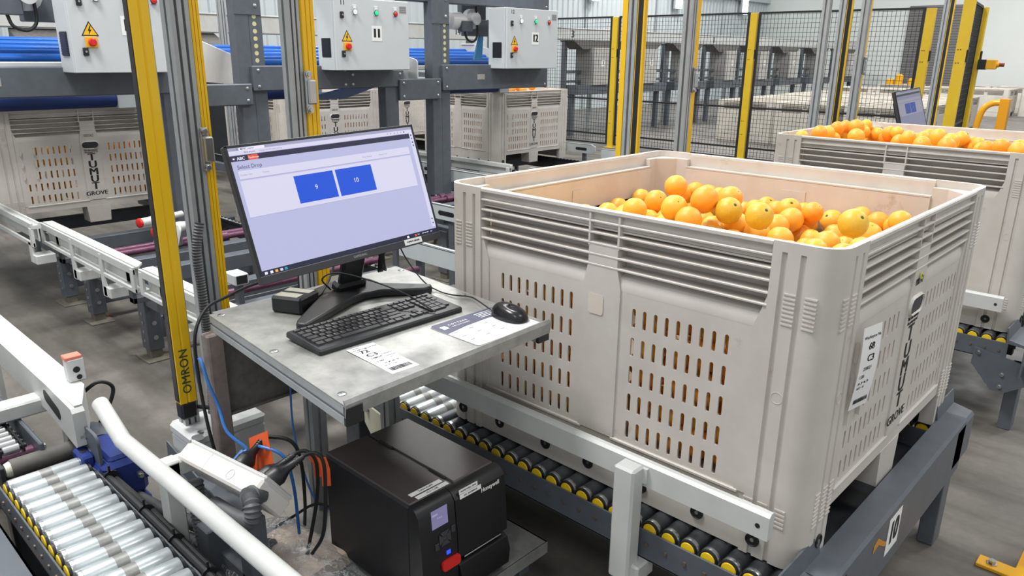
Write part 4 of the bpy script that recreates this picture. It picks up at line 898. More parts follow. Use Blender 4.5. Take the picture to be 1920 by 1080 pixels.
for li, (y0, nm, xs_, xe) in enumerate(((0, 'near bin', -2.1, 0.0), (2.18, 'bin at the right edge', -2.1, 0.0))):
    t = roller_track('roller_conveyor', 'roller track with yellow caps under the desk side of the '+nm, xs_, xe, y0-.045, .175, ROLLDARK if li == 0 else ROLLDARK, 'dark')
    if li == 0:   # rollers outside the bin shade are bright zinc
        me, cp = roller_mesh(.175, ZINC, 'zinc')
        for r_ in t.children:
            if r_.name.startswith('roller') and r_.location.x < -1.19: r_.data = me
    for x in (-.47, -1.75): leg_frame(t, x, .09)
    # knee braces and cream gusset plates as at the front of each lane
    mb = MB(); mb.use(CREAM if li == 0 else CHAR); xg = -1.42 if li == 0 else .0
    mb.prism([(-.12+xg, .375), (.12+xg, .335), (.12+xg, .27), (.02+xg, .2), (-.03+xg, .2), (-.12+xg, .30)], -.0265, -.0185, Matrix(((1, 0, 0, 0), (0, 0, 1, 0), (0, 1, 0, 0), (0, 0, 0, 1))))
    mb.use(STEEL)
    for x, z in ((.1, .325), (0, .28), (0, .225), (-.1, .355)): mb.rings((xg+x, -.0265, z), (0, -1, 0), [(0, .011), (.002, .011), (.0025, .007), (.009, .007)], 8)
    obj('gusset_plate', mb, t)
    t2 = roller_track('roller_conveyor', 'far roller track under the '+nm, xs_, xe, y0+1.04, .175, ROLLDARK, 'dark')
    for x in (-.47, -1.75): leg_frame(t2, x, .09)
    mb = MB(); mb.use(DARKSTEEL); mb.box((-2.1, y0+.15, .345), (-.01, y0+1.02, .352)); mb.box((-2.1, y0+.15, .30), (-.01, y0+.19, .345)); mb.box((-2.1, y0+.98, .30), (-.01, y0+1.02, .345))
    solo('conveyor_deck', mb, 'dark sheet deck between the roller tracks beneath the '+nm, 'conveyor deck')
    # bin stop
    st = thing('bin_stop', 'grey steel stop beam marked 10 across the front of the near lane' if li == 0 else 'grey steel stop beam across the lane of the bin at the right edge', 'stop beam', (.03, y0+.58, 0))
    mb = MB(); mb.use(CHAR); 
    zt = .452 if li == 0 else .43
    mb.prism([(-.035, zt-.02), (-.028, zt), (.034, zt), (.042, zt-.008), (.042, .27), (.034, .262), (.034, zt-.012), (-.028, zt-.012)], -.56, .56, Matrix(((1, 0, 0, 0), (0, 0, 1, 0), (0, 1, 0, 0), (0, 0, 0, 1)))); obj('beam', mb, st)
    for s in (-1, 1):
        mb = MB(); mb.use(CHAR); ya, yb = (-.70, -.47) if s < 0 else (.47, .66)
        mb.prism([(-.03, .44), (-.036, .50), (-.031, .501), (-.023, .452), (.034, .44), (.042, .43), (.042, .30), (.036, .30), (.036, .43), (-.02, .435)], ya, yb, Matrix(((1, 0, 0, 0), (0, 0, 1, 0), (0, 1, 0, 0), (0, 0, 0, 1)))); obj('end_guide', mb, st)
    for s in (-1, 1):
        mb = MB(); mb.use(CHAR); mb.rbox((-.02, s*.52-.04, 0), (.03, s*.52+.04, .30), .003); obj('leg', mb, st)
    if li == 0:
        mb = MB(); mb.use(PAPER); Tp = T3((.0425, -.125, .372), (0, 1, 0), (0, 0, 1)); mb.box((-.05, -.055, 0), (.05, .055, .0008), Tp); mb.use(INK); text(mb, '10', .1, Tp @ Matrix.Translation((0, 0, .001)), bold=.03, sx=.72); o = obj('number_plate', mb, st); o['label'] = 'white number plate reading 10'
        mb = MB(); mb.use(mat('ochre_mark', (206, 140, 40), .6)); mb.prism([(-.05, .02), (-.02, .03), (.04, -.01), (.06, -.02), (.05, -.03), (-.01, .005), (-.05, .0)], 0, .0006, T3((.0425, -.235, .385), (0, 1, 0), (0, 0, 1))); obj('paint_mark', mb, st)
    # side guard rail
    g = thing('guard_rail', 'white guard rail along the desk side of the near bin' if li == 0 else 'white guard rail along the bin at the right edge', 'guard rail', (-.40, y0-.06, 0))
    mb = MB(); mb.use(WHITEP); pr_ = [(-.012, .548), (.014, .548), (.014, .606), (.008, .613), (-.004, .613), (-.012, .606)]
    mb.prism(pr_, -.95, .35, Matrix(((0, 0, 1, 0), (1, 0, 0, 0), (0, 1, 0, 0), (0, 0, 0, 1)))); mb.use(INK); mb.rings((.325, -.0125, .578), (0, -1, 0), [(0, .006), (.0003, .006)], 12); obj('rail', mb, g)
    mb = MB(); mb.use(WHITEP); mb.rbox((-.03, -.062, .285), (.03, -.0135, .607), .006); mb.rbox((-.028, -.045, .285), (.05, .03, .335), .005); mb.box((.0, -.02, .56), (.04, -.012, .60)); obj('post', mb, g)
mb = MB(); mb.use(REDPLATE); mb.box((-.19, -.0665, .29), (-.07, -.0625, .352)); mb.use(STEEL); mb.rings((-.17, -.0665, .335), (0, -1, 0), [(0, .011), (.002, .011), (.003, .007), (.01, .007)], 8)
solo('maroon_plate', mb, 'small maroon plate bolted under the roller frame by the near bin corner', 'plate')

# the lane nearest the camera at the lower left: its far roller track, deck, chain, motor and rails
tl = roller_track('roller_conveyor', 'bright zinc roller track with yellow caps at the lower left corner', -1.775, -.55, -1.115, .185, ZINC, 'zincl', z=.41)
for x in (-.35, -1.0): leg_frame(tl, x, .09, .33)
mb = MB(); mb.use(mat('deck_grey', (92, 98, 106), .35, metal=.3, noise=(82, 88, 96), scale=5)); mb.box((-1.9, -2.0, .37), (-.5, -1.165, .376)); mb.box((-1.9, -1.17, .33), (-.5, -1.165, .376)); mb.use(DARKSTEEL); mb.box((-1.9, -2.0, .2), (-1.85, -1.17, .37)); mb.box((-.55, -2.0, 0), (-.5, -1.17, .37)); mb.box((-1.9, -2.0, 0), (-1.85, -1.95, .37)); solo('conveyor_deck', mb, 'smooth slate grey deck beside the zinc rollers at the lower left', 'conveyor deck')
dr_ = thing('drive_roller', 'grey rubber covered drive roller behind the zinc rollers, lower left', 'roller', (-1.84, -.99, .41))
mb = MB(); mb.use(mat('worn_rubber', (98, 96, 92), .7, noise=(84, 82, 78), scale=30)); mb.rings((0, -.09, 0), (0, 1, 0), [(0, .028), (.18, .028)], 20); obj('sleeve', mb, dr_); mb = MB(); mb.use(CREAM); mb.rings((0, -.105, 0), (0, 1, 0), [(0, .02), (.012, .024), (.015, .024)], 16); obj('hub', mb, dr_); mb = MB(); mb.use(CREAM); mb.rings((0, .09, 0), (0, 1, 0), [(0, .024), (.012, .024), (.03, .01), (.05, .01)], 16); obj('hub', mb, dr_)
mb = MB(); mb.use(DARKSTEEL); mb.rbox((-.02, -.12, -.38), (.02, -.108, .02), .002); obj('bracket', mb, dr_); mb = MB(); mb.use(DARKSTEEL); mb.rbox((-.02, .115, -.38), (.02, .127, .02), .002); obj('bracket', mb, dr_)
ch = thing('roller_chain', 'black roller chain with bright pins at the left edge', 'chain', (-1.9, -1.06, 0))
mb = MB(); mb.use(BLACKM); 
for k in range(26):
    x = .0-.035*k
    for yy in (-.03, .03): mb.rbox((x-.02, yy-.003, .43), (x+.02, yy+.003, .455), .003)
    mb.rings((x, -.04, .4425), (0, 1, 0), [(0, .006), (.08, .006)], 8)
obj('links', mb, ch)
mb = MB(); mb.use(STEEL)
for k in range(26): mb.rings((-.035*k, -.022, .4425), (0, 1, 0), [(0, .0125), (.002, .014), (.042, .014), (.044, .0125)], 12)
tag(obj('chain_roller', mb, ch), kind='stuff')
mb = MB(); mb.use(CHAR); mb.rbox((-.95, .06, .36), (.06, .072, .46), .003); mb.rbox((-.95, -.072, .36), (.03, -.06, .45), .003); mb.rbox((-.95, -.07, .385), (.05, .07, .395), .001); mb.rbox((-.6, -.06, 0), (-.5, .06, .385), .003); mb.rbox((.0, -.04, 0), (.05, .04, .385), .003)
mb.use(STEEL)
for x in (-.12, .0): mb.rings((x, .072, .42), (0, 1, 0), [(0, .014), (.003, .014), (.004, .01), (.016, .01)], 6)
obj('chain_guide', mb, ch)
bp_ = MB(); bp_.use(CHAR); bp_.prism(rrect(-.14, .36, .14, .52, .03), 0, .008, Matrix(((1, 0, 0, -1.78), (0, 0, 1, -.905), (0, 1, 0, 0), (0, 0, 0, 1)))); bp_.box((-1.8, -.906, 0), (-1.76, -.898, .4)); bp_.use(STEEL)
for x, z in ((-1.82, .48), (-1.74, .49), (-1.72, .44)): bp_.rings((x, -.905, z), (0, -1, 0), [(0, .014), (.003, .014), (.004, .009), (.014, .009)], 6)
solo('bearing_plate', bp_, 'dark rounded bearing plate with bolts next to the blue gear motor', 'bearing plate')
# shafts
for k, (x, y0, y1, lb) in enumerate(((-1.93, -1.9, -1.0, 'purple shaft beneath the chain at the left edge'),)):
    mb = MB(); mb.use(MAUVE); mb.rings((x, y0, .40), (0, 1, 0), [(0, .022), (y1-y0, .022)], 16); mb.use(DARKSTEEL); mb.box((x-.02, y0, 0), (x+.02, y0+.01, .40)); mb.box((x-.02, y1-.01, 0), (x+.02, y1, .40)); solo('drive_shaft', mb, lb, 'shaft')
gm = thing('gear_motor', 'blue gear motor under the white guard bar at the left', 'motor', (-1.715, -.85, .385)); gm.scale = (.78, .78, .78)
mb = MB(); mb.use(BLUEP); mb.rbox((-.13, -.075, -.09), (.14, .075, .07), .02); mb.rbox((-.10, -.085, -.06), (.10, .085, .05), .012); mb.rbox((-.06, -.115, -.01), (.045, -.07, .085), .008)
for z in (-.03, .0, .03): mb.rbox((-.11, -.083, z-.006), (.13, .083, z+.006), .003)
mb.rbox((-.12, -.06, -.14), (.16, .07, -.09), .01); mb.rbox((-.1, -.05, .06), (.12, .06, .085), .012); mb.rbox((-.03, -.04, -.493), (.05, .04, -.13), .01); obj('gearbox', mb, gm)
mb = MB(); mb.use(PALEP); mb.rbox((.02, -.0905, -.03), (.085, -.0835, .015), .001); mb.use(INK); mb.box((.026, -.0915, -.02), (.042, -.09, .005)); mb.box((.05, -.0915, -.01), (.078, -.09, -.006)); mb.box((.05, -.0915, .002), (.078, -.09, .006)); obj('rating_plate', mb, gm)
mb = MB(); mb.use(CHAR); mb.rings((-.12, .0, .0), (-1, 0, 0), [(0, .075), (.14, .078), (.16, .07), (.16, .05)], 26, True); mb.use(BLACKM)
for k in range(12):
    a = 2*math.pi*k/12; mb.box((-.283, .02+math.cos(a)*.0, 0), (-.280, .021, .001))
obj('fan_cowl', mb, gm)
mb = MB(); mb.use(STEEL); mb.rings((.14, .04, .0), (1, 0, 0), [(0, .012), (.02, .012), (.022, .008), (.03, .008)], 8); obj('plug_bolt', mb, gm)
mb = MB(); mb.use(INK); mb.rings((-.008, -.093, .0855), (0, 0, 1), [(0, .012), (.0006, .012)], 16); obj('lifting_hole', mb, gm)
# heavy white arm
ga = thing('guard_bar', 'thick white guard bar with oval slot entering at the left edge', 'guard rail', (-1.815, -.895, -.012))
mb = MB(); mb.use(WHITEP); Ta = Matrix(((1, 0, 0, -.0), (0, 0, 1, -.035), (0, 1, 0, 0), (0, 0, 0, 1)))
outer = [(-1.3, .60), (-.14, .60), (.07, .592), (.082, .58), (.082, .475), (.07, .468), (-.17, .50), (-1.3, .50)]
mb.prism(outer[::-1], .0, .012, Ta); mb.prism([(-1.3, -.023), (.068, -.023), (.068, -.002), (-.07, .05), (-1.3, .05)], .585, .5975); mb.prism([(.07, .468), (.082, .475), (.082, .58), (.07, .592)], .012, .034, Ta); mb.prism([(.07, -.002), (-.07, .05), (-.078, .05), (.062, -.004)], .475, .5965)
mb.prism([(-1.3, .5), (-.17, .5), (.07, .468), (.07, .476), (-.17, .508), (-1.3, .508)], .012, .05, Ta)
obj('arm', mb, ga)
mb = MB(); mb.use(BLACKM); mb.prism([(x*math.cos(-.2)-y*math.sin(-.2)-.11, x*math.sin(-.2)+y*math.cos(-.2)+.545) for x, y in stadium(0, 0, .15, .04, 6)], -.0008, .0, Ta); obj('slot', mb, ga)
mb = MB(); mb.use(WHITEP); mb.rbox((-.30, -.30, .475), (-.23, .03, .525), .006); obj('bracket', mb, ga)
for x in (-.33, -1.2): mb = MB(); mb.use(WHITEP); mb.rbox((x, .03, .012), (x+.05, .055, .5), .004); obj('leg', mb, ga)
# pipe rail
gp = thing('pipe_rail', 'white round pipe rail with bent end crossing the lower left', 'guard rail', (-1.3, -.88, 0))
mb = MB(); mb.use(WHITEP); mb.tube([(-.375, .01, .600), (-.36, .009, .597), (-.205, .0, .558), (-.16, 0, .556), (.3, 0, .565), (1.0, 0, .575)], .0225, 20, 3); obj('pipe', mb, gp)
mb = MB(); mb.use(WHITEP); mb.rbox((.0, .005, .0), (.045, .05, .575), .004); mb.rbox((-.0, -.0, .53), (.045, .09, .572), .004); obj('post', mb, gp)
mb = MB(); mb.use(WHITEP); mb.rbox((.8, .005, .0), (.845, .05, .57), .004); obj('post', mb, gp)
# photo sensor on its stalk
ps = thing('photo_sensor', 'small grey photo sensor with red cap on a stalk behind the white guard bar', 'sensor', (-1.94, -.85, 0))
mb = MB(); mb.use(LTBOX); mb.rbox((-.02, -.024, .585), (.02, .024, .66), .004); mb.use(BLACKM); mb.rings((.0205, 0, .625), (1, 0, 0), [(0, .010), (.001, .010), (.001, .006)], 14); mb.rings((.0205, .005, .60), (1, 0, 0), [(0, .008), (.001, .008), (.001, .005)], 14); obj('body', mb, ps)
mb = MB(); mb.use(mat('salmon_cap', (222, 128, 108), .5)); mb.rbox((-.022, -.026, .655), (.018, .022, .668), .002); obj('cap', mb, ps)
mb = MB(); mb.use(CONDUIT); mb.cyl((0, 0, .40), (0, 0, .59), .012, 12); mb.cyl((0, 0, .0), (0, 0, .40), .008, 10); obj('stalk', mb, ps)
mb = MB(); mb.use(BLACKM); mb.tube([(.0, .0, .53), (.03, .05, .57), (.03, .09, .54), (.03, .07, .48), (.0, .04, .40), (.0, .02, .2)], .006, 8); obj('cable', mb, ps)
# cable loom, conduits
mb = MB(); mb.use(BLACKM); mb.tube([(-1.75, -.905, .405), (-1.4, -.9, .41), (-1.0, -.898, .41), (-.6, -.896, .41)], .011, 10); mb.tube([(-1.62, -.885, .40), (-1.3, -.88, .405), (-.6, -.878, .40)], .008, 8)
for x in (-1.6, -1.36, -1.18, -1.0, -.84): mb.rings((x, -.895, .407), (1, 0, 0), [(0, .022), (.005, .022)], 12); mb.box((x, -.90, .425), (x+.005, -.895, .445))
for x in (-1.6, -.8): mb.box((x, -.91, .0), (x+.02, -.9, .4))
solo('cable_loom', mb, 'black cable loom with zip ties beside the zinc rollers', 'cable loom')
for k, (dy, dz) in enumerate(((0, 0), (.03, -.035), (-.02, -.04))):
    cable('grey_conduit', [(-1.74+.02*k, -.84+dy, .30+dz), (-1.6, -.83+dy, .31+dz), (-1.42, -.80+dy, .32+dz), (-1.26, -.76+dy, .33+dz), (-1.12, -.70+dy, .34+dz)], .017, CONDUIT, ('upper corrugated grey conduit passing behind the pipe rail post', 'middle corrugated grey conduit passing behind the pipe rail post', 'lowest corrugated grey conduit passing behind the pipe rail post')[k], 'conduit', group='grey conduits behind the pipe rail', rib=.13, n=12)
cable('grey_conduit', [(-1.26, -.80, .50), (-1.25, -.80, .36), (-1.235, -.79, .22), (-1.21, -.76, .12), (-1.18, -.72, .03)], .02, CONDUIT, 'corrugated grey conduit hanging down just right of the pipe rail post', 'conduit', rib=.13, n=12)

# ------------------------------------------------------------------ outlet box on its tray
ob = thing('outlet_box', 'tilted off white power outlet box with three plugs under the desk', 'outlet box', (-1.107, -.760, .566))
ex = Vector((.364, .025, .028)).normalized(); TB = T3((0, 0, 0), ex, (.0, .58, -.815))       # lid faces up and away, towards the near bin
mb = MB(); mb.use(OFFW); mb.rbox((-.172, -.055, -.036), (.172, .055, .012), .006, TB); obj('base', mb, ob)
mb = MB(); mb.use(LTBOX); mb.rbox((-.17, -.052, .012), (.17, .052, .022), .004, TB); mb.use(PALEP); mb.rbox((-.05, -.0556, -.036), (-.048, -.0545, .012), .0005, TB); mb.rings(TB @ Vector((.06, -.0555, -.013)), TB.to_3x3() @ Vector((0, -1, 0)), [(0, .013), (.0006, .013), (.0006, .0118)], 24, False); obj('lid', mb, ob)
PLUG = MB(); PLUG.use(BLACK); PLUG.rings((0, 0, 0), (0, 0, 1), [(0, .024), (.022, .024), (.03, .02), (.045, .011), (.065, .009)], 20)
for z in (.066, .072, .078): PLUG.rings((0, 0, z), (0, 0, 1), [(0, .0095), (.004, .0095)], 12)
PLUG.rings((0, 0, .06), (0, 0, 1), [(0, .006), (.03, .006)], 10); PLUG = PLUG.mesh('plug')
bends = []
for k, u in enumerate((.0, .085, .14)):
    p = obj('plug', PLUG, ob); M_ = TB @ Matrix.Translation((u, (.0, .012, -.012)[k], .022)) @ Matrix.Rotation(R((-12, 14, 18)[k]), 4, 'Y') @ Matrix.Rotation(R(-10), 4, 'X'); p.matrix_local = M_
    w0 = Matrix.Translation(ob.location) @ M_; bends.append((w0 @ Vector((0, 0, .085)), (w0.to_3x3() @ Vector((0, 0, 1))).normalized()))
EL = [Vector(p)-ob.location for p in ((-.955, -.775, .585), (-.945, -.805, .598), (-.918, -.815, .592), (-.915, -.82, .56), (-.96, -.82, .533), (-1.03, -.815, .512), (-1.10, -.805, .49), (-1.18, -.79, .462))]
mb = MB(); mb.use(CONDUIT); mb.rings(EL[0], EL[1]-EL[0], [(0, .024), (.03, .024), (.032, .021), (.045, .021)], 20); mb.tube(EL[1:], .0185, 14, 8, .1, .004); obj('conduit_bend', mb, ob)
ORD = Vector(ob.location)
names = (('left plug', 'black cord rising from the leftmost plug of the outlet box and looping down'), ('middle plug', 'black cord with orange sleeve from the middle plug of the outlet box'), ('right plug', 'black cord with orange tag from the rightmost plug of the outlet box'))
ends = ([(.05, .05, .0), (.06, .07, -.06), (.03, .09, -.2), (.0, .1, -.3)], [(.025, .025, .012), (.04, .04, -.02), (.03, .04, -.12), (.0, .03, -.25), (-.03, .02, -.36)], [(.025, .025, .012), (.04, .035, -.015), (.035, .035, -.12), (.02, .03, -.22), (-.02, .02, -.29)])
for k, (p, d) in enumerate(bends):
    pts = [p-d*.012, p+d*.012]+[p+Vector(e) for e in ends[k]]
    cable('power_lead', pts, .0048, BLACKM, names[k][1], 'cord')
def tagsheet(name, label, pts, wv, m, cat='tag'):
    mb = MB(); mb.use(m); wv = Vector(wv); vs = []
    for p in pts: p = Vector(p); vs += [p-wv/2, p+wv/2]
    n = len(vs); th = Vector((.0006, .0006, 0)); vs += [v+th for v in vs]
    fs = []
    for i in range(len(pts)-1): a = 2*i; fs += [(a, a+1, a+3, a+2), (n+a, n+a+2, n+a+3, n+a+1)]
    mb.add(vs, fs); return solo(name, mb, label, cat)
b1, d1 = bends[1]; b2, d2 = bends[2]
tagsheet('test_tag', 'large orange electrical test tag flag behind the plugs', [Vector((-1.15, -.67, .625)), Vector((-1.14, -.675, .605)), Vector((-1.12, -.68, .57)), Vector((-1.105, -.685, .545))], (.085, .01, .05), ORTAG)
tagsheet('test_tag', 'narrow orange test tag folded round the middle plug cord', [b1+Vector((.032, .032, .004)), b1+Vector((.042, .041, -.025)), b1+Vector((.04, .042, -.06))], (.018, .012, .004), ORTAG)
tagsheet('test_tag', 'narrow orange test tag folded round the rightmost plug cord', [b2+Vector((.036, .032, .003)), b2+Vector((.042, .037, -.03)), b2+Vector((.041, .037, -.075))], (.018, .012, .004), ORTAG)
tr_ = MB(); tr_.use(CHAR); Tt_ = T3((-1.41, -.752, .455), (.37, -.04, -.0), (0, 1, .0)); tr_.prism([(0, 0), (0, -.05), (.08, -.05), (.08, -.046), (.004, -.046), (.004, 0)], -.2, .22, Tt_ @ Matrix(((0, 0, 1, 0), (1, 0, 0, 0), (0, 1, 0, 0), (0, 0, 0, 1))))
tr_.rbox((-1.21, -.83, .0), (-1.15, -.775, .41), .003); tr_.rbox((-1.225, -.845, 0), (-1.135, -.76, .22), .004); tr_.rbox((-1.04, -.80, .02), (-.99, -.75, .50), .003); tr_.rbox((-1.20, -.80, .30), (-.5, -.77, .34), .003); tr_.rbox((-.62, -.805, .0), (-.57, -.765, .32), .003)
solo('tray_stand', tr_, 'dark angle tray on a post carrying the outlet box', 'stand')
for k, (dx, dy) in enumerate(((0, 0), (.028, -.006))):
    mb = MB(); mb.use(BLUEC); p0 = ORD+(TB @ Vector((-.06+dx, .02, .022))); nrm_ = (TB.to_3x3() @ Vector((0, 0, 1))).normalized()
    mb.cyl(p0-nrm_*.002, p0+nrm_*.04, .010, 10, .008); mb.tube([p0+nrm_*.035, p0+nrm_*.05, Vector((-1.22, -.718, .625)), Vector((-1.26, -.715, .68)), Vector((-1.28, -.726, .745)), Vector((-1.31, -.726, .80)), Vector((-1.37, -.715, .77)), Vector((-1.40, -.70, .70))] if k == 0 else [p0+nrm_*.035, p0+nrm_*.06, p0+Vector((.03, .05, .05)), p0+Vector((.08, .08, .03)), p0+Vector((.10, .09, -.05)), p0+Vector((.09, .1, -.2))], .0042, 8)
    solo('network_cable', mb, ('blue network cable climbing the brown desk leg from the outlet box', 'blue network cable curling right behind the plugs')[k], 'cable')

# ------------------------------------------------------------------ light curtain posts
def curtain(x, y, face, z0=.62, z1=2.35, w=.045, d=.036):
    """yellow light curtain housing on a profile; face -1 looks towards -y, +1 towards +y. local parts returned"""
    parts = []
    mb = MB(); mb.use(YEL); mb.prism([(-d/2, -w/2), (d/2, -w/2), (d/2, -.004), (d/2-.003, 0), (d/2, .004), (d/2, w/2), (-d/2, w/2)], z0, z1, Matrix.Translation((x, y, 0))); parts.append(('housing', mb))
    mb = MB(); mb.use(BLACK); s = face; mb.box((x-d*.38, y+s*w/2, z0+.005), (x+d*.30, y+s*(w/2+.002), z1)); parts.append(('window', mb))
    mb = MB(); mb.use(BLACK); mb.rbox((x-d/2-.001, y-w/2-.001, z0-.05), (x+d/2+.001, y+w/2+.001, z0+.002), .006); parts.append(('end_cap', mb))
    return parts
def profile(x, y, wx, wy, z0, z1):
    mb = MB(); mb.use(ALU); g = .006; c = .012
    P_ = []
    hx, hy = wx/2, wy/2
    P_ = [(-hx, -hy), (-g, -hy), (-g, -hy+c), (g, -hy+c), (g, -hy), (hx, -hy), (hx, -hy*.55), (hx-c, -hy*.55), (hx-c, -hy*.25), (hx, -hy*.25), (hx, hy*.25), (hx-c, hy*.25), (hx-c, hy*.55), (hx, hy*.55), (hx, hy), (g, hy), (g, hy-c), (-g, hy-c), (-g, hy), (-hx, hy)]
    mb.prism(P_, z0, z1, Matrix.Translation((x, y, 0))); return mb
def curtain_post(label, x, y, face, logo=False, z0=.62, foot=True, wx=.045, wy=.042, off=(-.045, .02), w=.045, extra=()):
    t = thing('light_curtain', label, 'light curtain', (x, y, 0))
    for n_, mb in curtain(0, 0, face, z0, w=w): obj(n_, mb, t)
    obj('profile', profile(off[0], off[1], wx, wy, .006 if foot else z0-.2, 2.4), t)
    mb = MB(); mb.use(STEEL); mb.rbox((off[0]-.07, off[1]-.06, 0), (off[0]+.07, off[1]+.06, .008), .002); obj('base_plate', mb, t)
    if logo:
        mb = MB(); mb.use(mat('dark_green_print', (30, 70, 50), .6)); text(mb, 'OMRON', .034, T3((.0186, .001, .715), (0, 0, 1), (0, -1, 0)), bold=.004, spacing=1.05); obj('maker_name', mb, t)
    return t
def latch_post(label, x, y, zl, wx=.05, wy=.045, yy=.045, hw=.04, z0=.62):
    """grey profile with a yellow curtain back and a steel latch bracket between them"""
    t = thing('light_curtain', label, 'light curtain', (x, y, 0))
    obj('profile', profile(0, 0, wx, wy, .006, 2.4), t)
    mb = MB(); mb.use(YEL); k_ = hw/.056; mb.prism([(a, b*k_) for a, b in ((-.024, -.028), (.018, -.028), (.024, -.02), (.024, -.006), (.020, -.004), (.024, -.002), (.024, .012), (.020, .014), (.024, .016), (.024, .028), (-.024, .028))], z0, 2.4, Matrix.Translation((-.004, yy, 0))); obj('housing', mb, t)
    mb = MB(); mb.use(BLACK); mb.box((-.02, yy+hw/2, z0+.02), (.014, yy+hw/2+.002, 2.4)); obj('window', mb, t)
    mb = MB(); mb.use(STEEL); mb.rbox((.026, .018, zl-.06), (.036, .04, zl+.06), .003); mb.rbox((.024, .022, zl-.035), (.044, .05, zl+.035), .004)
    for z in (zl-.05, zl+.05): mb.rings((.036, .028, z), (1, 0, 0), [(0, .011), (.004, .011), (.005, .007), (.010, .007)], 10)
    obj('latch_bracket', mb, t)
    mb = MB(); mb.use(STEEL); mb.rbox((-.07, -.06, 0), (.07, .1, .008), .002); obj('base_plate', mb, t)
    return t
curtain_post('yellow light curtain with black window strip standing left of the monitor', -1.4825, -.707, -1, True)
latch_post('grey post with grooved yellow curtain back between the leftmost curtain and the monitor', -1.60, -.5625, 1.30, .06, .05, .042, .03)
latch_post('grey post with yellow curtain and steel latch rising directly behind the monitor', -1.52, -.272, 1.45, .05, .036, .046, .046)
curtain_post('yellow and black light curtain beyond the near bin, left post of the first pair', -1.4825, 1.442, -1, off=(-.045, .01), w=.024)
latch_post('grey and yellow post with steel latch beyond the near bin, first pair', -1.51, 1.885, 1.45)
curtain_post('yellow and black light curtain behind the right bin, with twin grey profiles', -1.4825, 3.81, -1, off=(-.045, .01), w=.02)
mb = profile(-1.52, 3.53, .045, .045, .0, 2.4); solo('grey_post', mb, 'plain grey slotted post left of the curtain behind the right bin', 'post')
latch_post('grey and yellow post with latch just left of the small second screen', -1.51, 4.17, 1.51)
curtain_post('yellow and black light curtain between the last fence posts right of the second screen', -1.4825, 6.11, -1, off=(-.045, .01), w=.02)
mb = MB(); mb.use(YEL); mb.prism([(-.014, -.02), (.014, -.02), (.014, .02), (-.014, .02)], .0, 2.4, Matrix.Translation((-1.568, 1.452, 0))); solo('yellow_strip_post', mb, 'slim yellow post tight against the first curtain pair beyond the near bin', 'post')
wb = thing('junction_box', 'pale grey junction box with screw recess at the foot of the leftmost curtain', 'junction box', (-1.50, -.615, 0))
mb = MB(); mb.use(LTBOX); mb.rbox((-.072, -.112, .24), (.072, .112, .50), .008); mb.use(LTBOX); mb.rbox((-.075, -.115, .495), (.075, .115, .532), .01); obj('body', mb, wb)
mb = MB(); mb.use(CONDUIT); mb.prism(rrect(-.014, -.04, .014, .0, .012), 0, .001, T3((.066, -.10, .5322), (0, 1, 0), (-1, 0, 0))); mb.use(STEEL); mb.rings((.06, -.08, .532), (0, 0, 1), [(0, .009), (.003, .009), (.003, .005)], 12); obj('lid_screw', mb, wb)
mb = MB(); mb.use(ALU); mb.rbox((-.03, -.03, 0), (.03, .03, .245), .003); obj('stand', mb, wb)
mb = MB(); mb.use(YEL); mb.prism([(-.02, -.015), (.02, -.015), (0, .02)], 0, .001, T3((.0765, .05, .40), (0, 1, 0), (0, 0, 1))); obj('warning_sticker', mb, wb)
cable('grey_conduit', [(-1.535, -.615, .53), (-1.54, -.60, .7), (-1.545, -.60, .9), (-1.55, -.60, 1.02), (-1.555, -.58, 1.10)], .013, CONDUIT, 'corrugated grey conduit rising beside the leftmost curtain', 'conduit', rib=.1, n=10, step=.004)
cable('curtain_cable', [(-1.49, -.68, .59), (-1.46, -.64, .585), (-1.45, -.60, .60), (-1.47, -.58, .64), (-1.5, -.60, .66)], .006, BLACKM, 'short black cable looping from the foot of the leftmost light curtain')
# yellow floor bracket at the lower right corner
fb = thing('floor_bracket', 'yellow bolted floor bracket at the lower right corner', 'bracket', (.26, 1.08, 0))
mb = MB(); mb.use(AMBER); mb.rbox((-.07, -.03, 0), (.12, .03, .012), .002); mb.rbox((.05, .06, 0), (.07, .2, .16), .003); mb.rbox((.03, -.03, 0), (.13, .2, .01), .002); obj('plate', mb, fb)
mb = MB(); mb.use(STEEL); mb.rings((-.03, 0, .012), (0, 0, 1), [(0, .017), (.003, .017), (.0035, .011), (.013, .011)], 6); obj('bolt', mb, fb)
# floor leftovers
mb = MB(); mb.use(mat('brown_leaf', (128, 84, 50), .8)); mb.prism([(0, 0), (.05, .015), (.10, .01), (.07, -.015)], 0.0006, .003, Matrix.Translation((-4.35, .0, 0))); solo('dry_leaf', mb, 'small brown leaf scrap on the floor beside the grey legs', 'leaf')

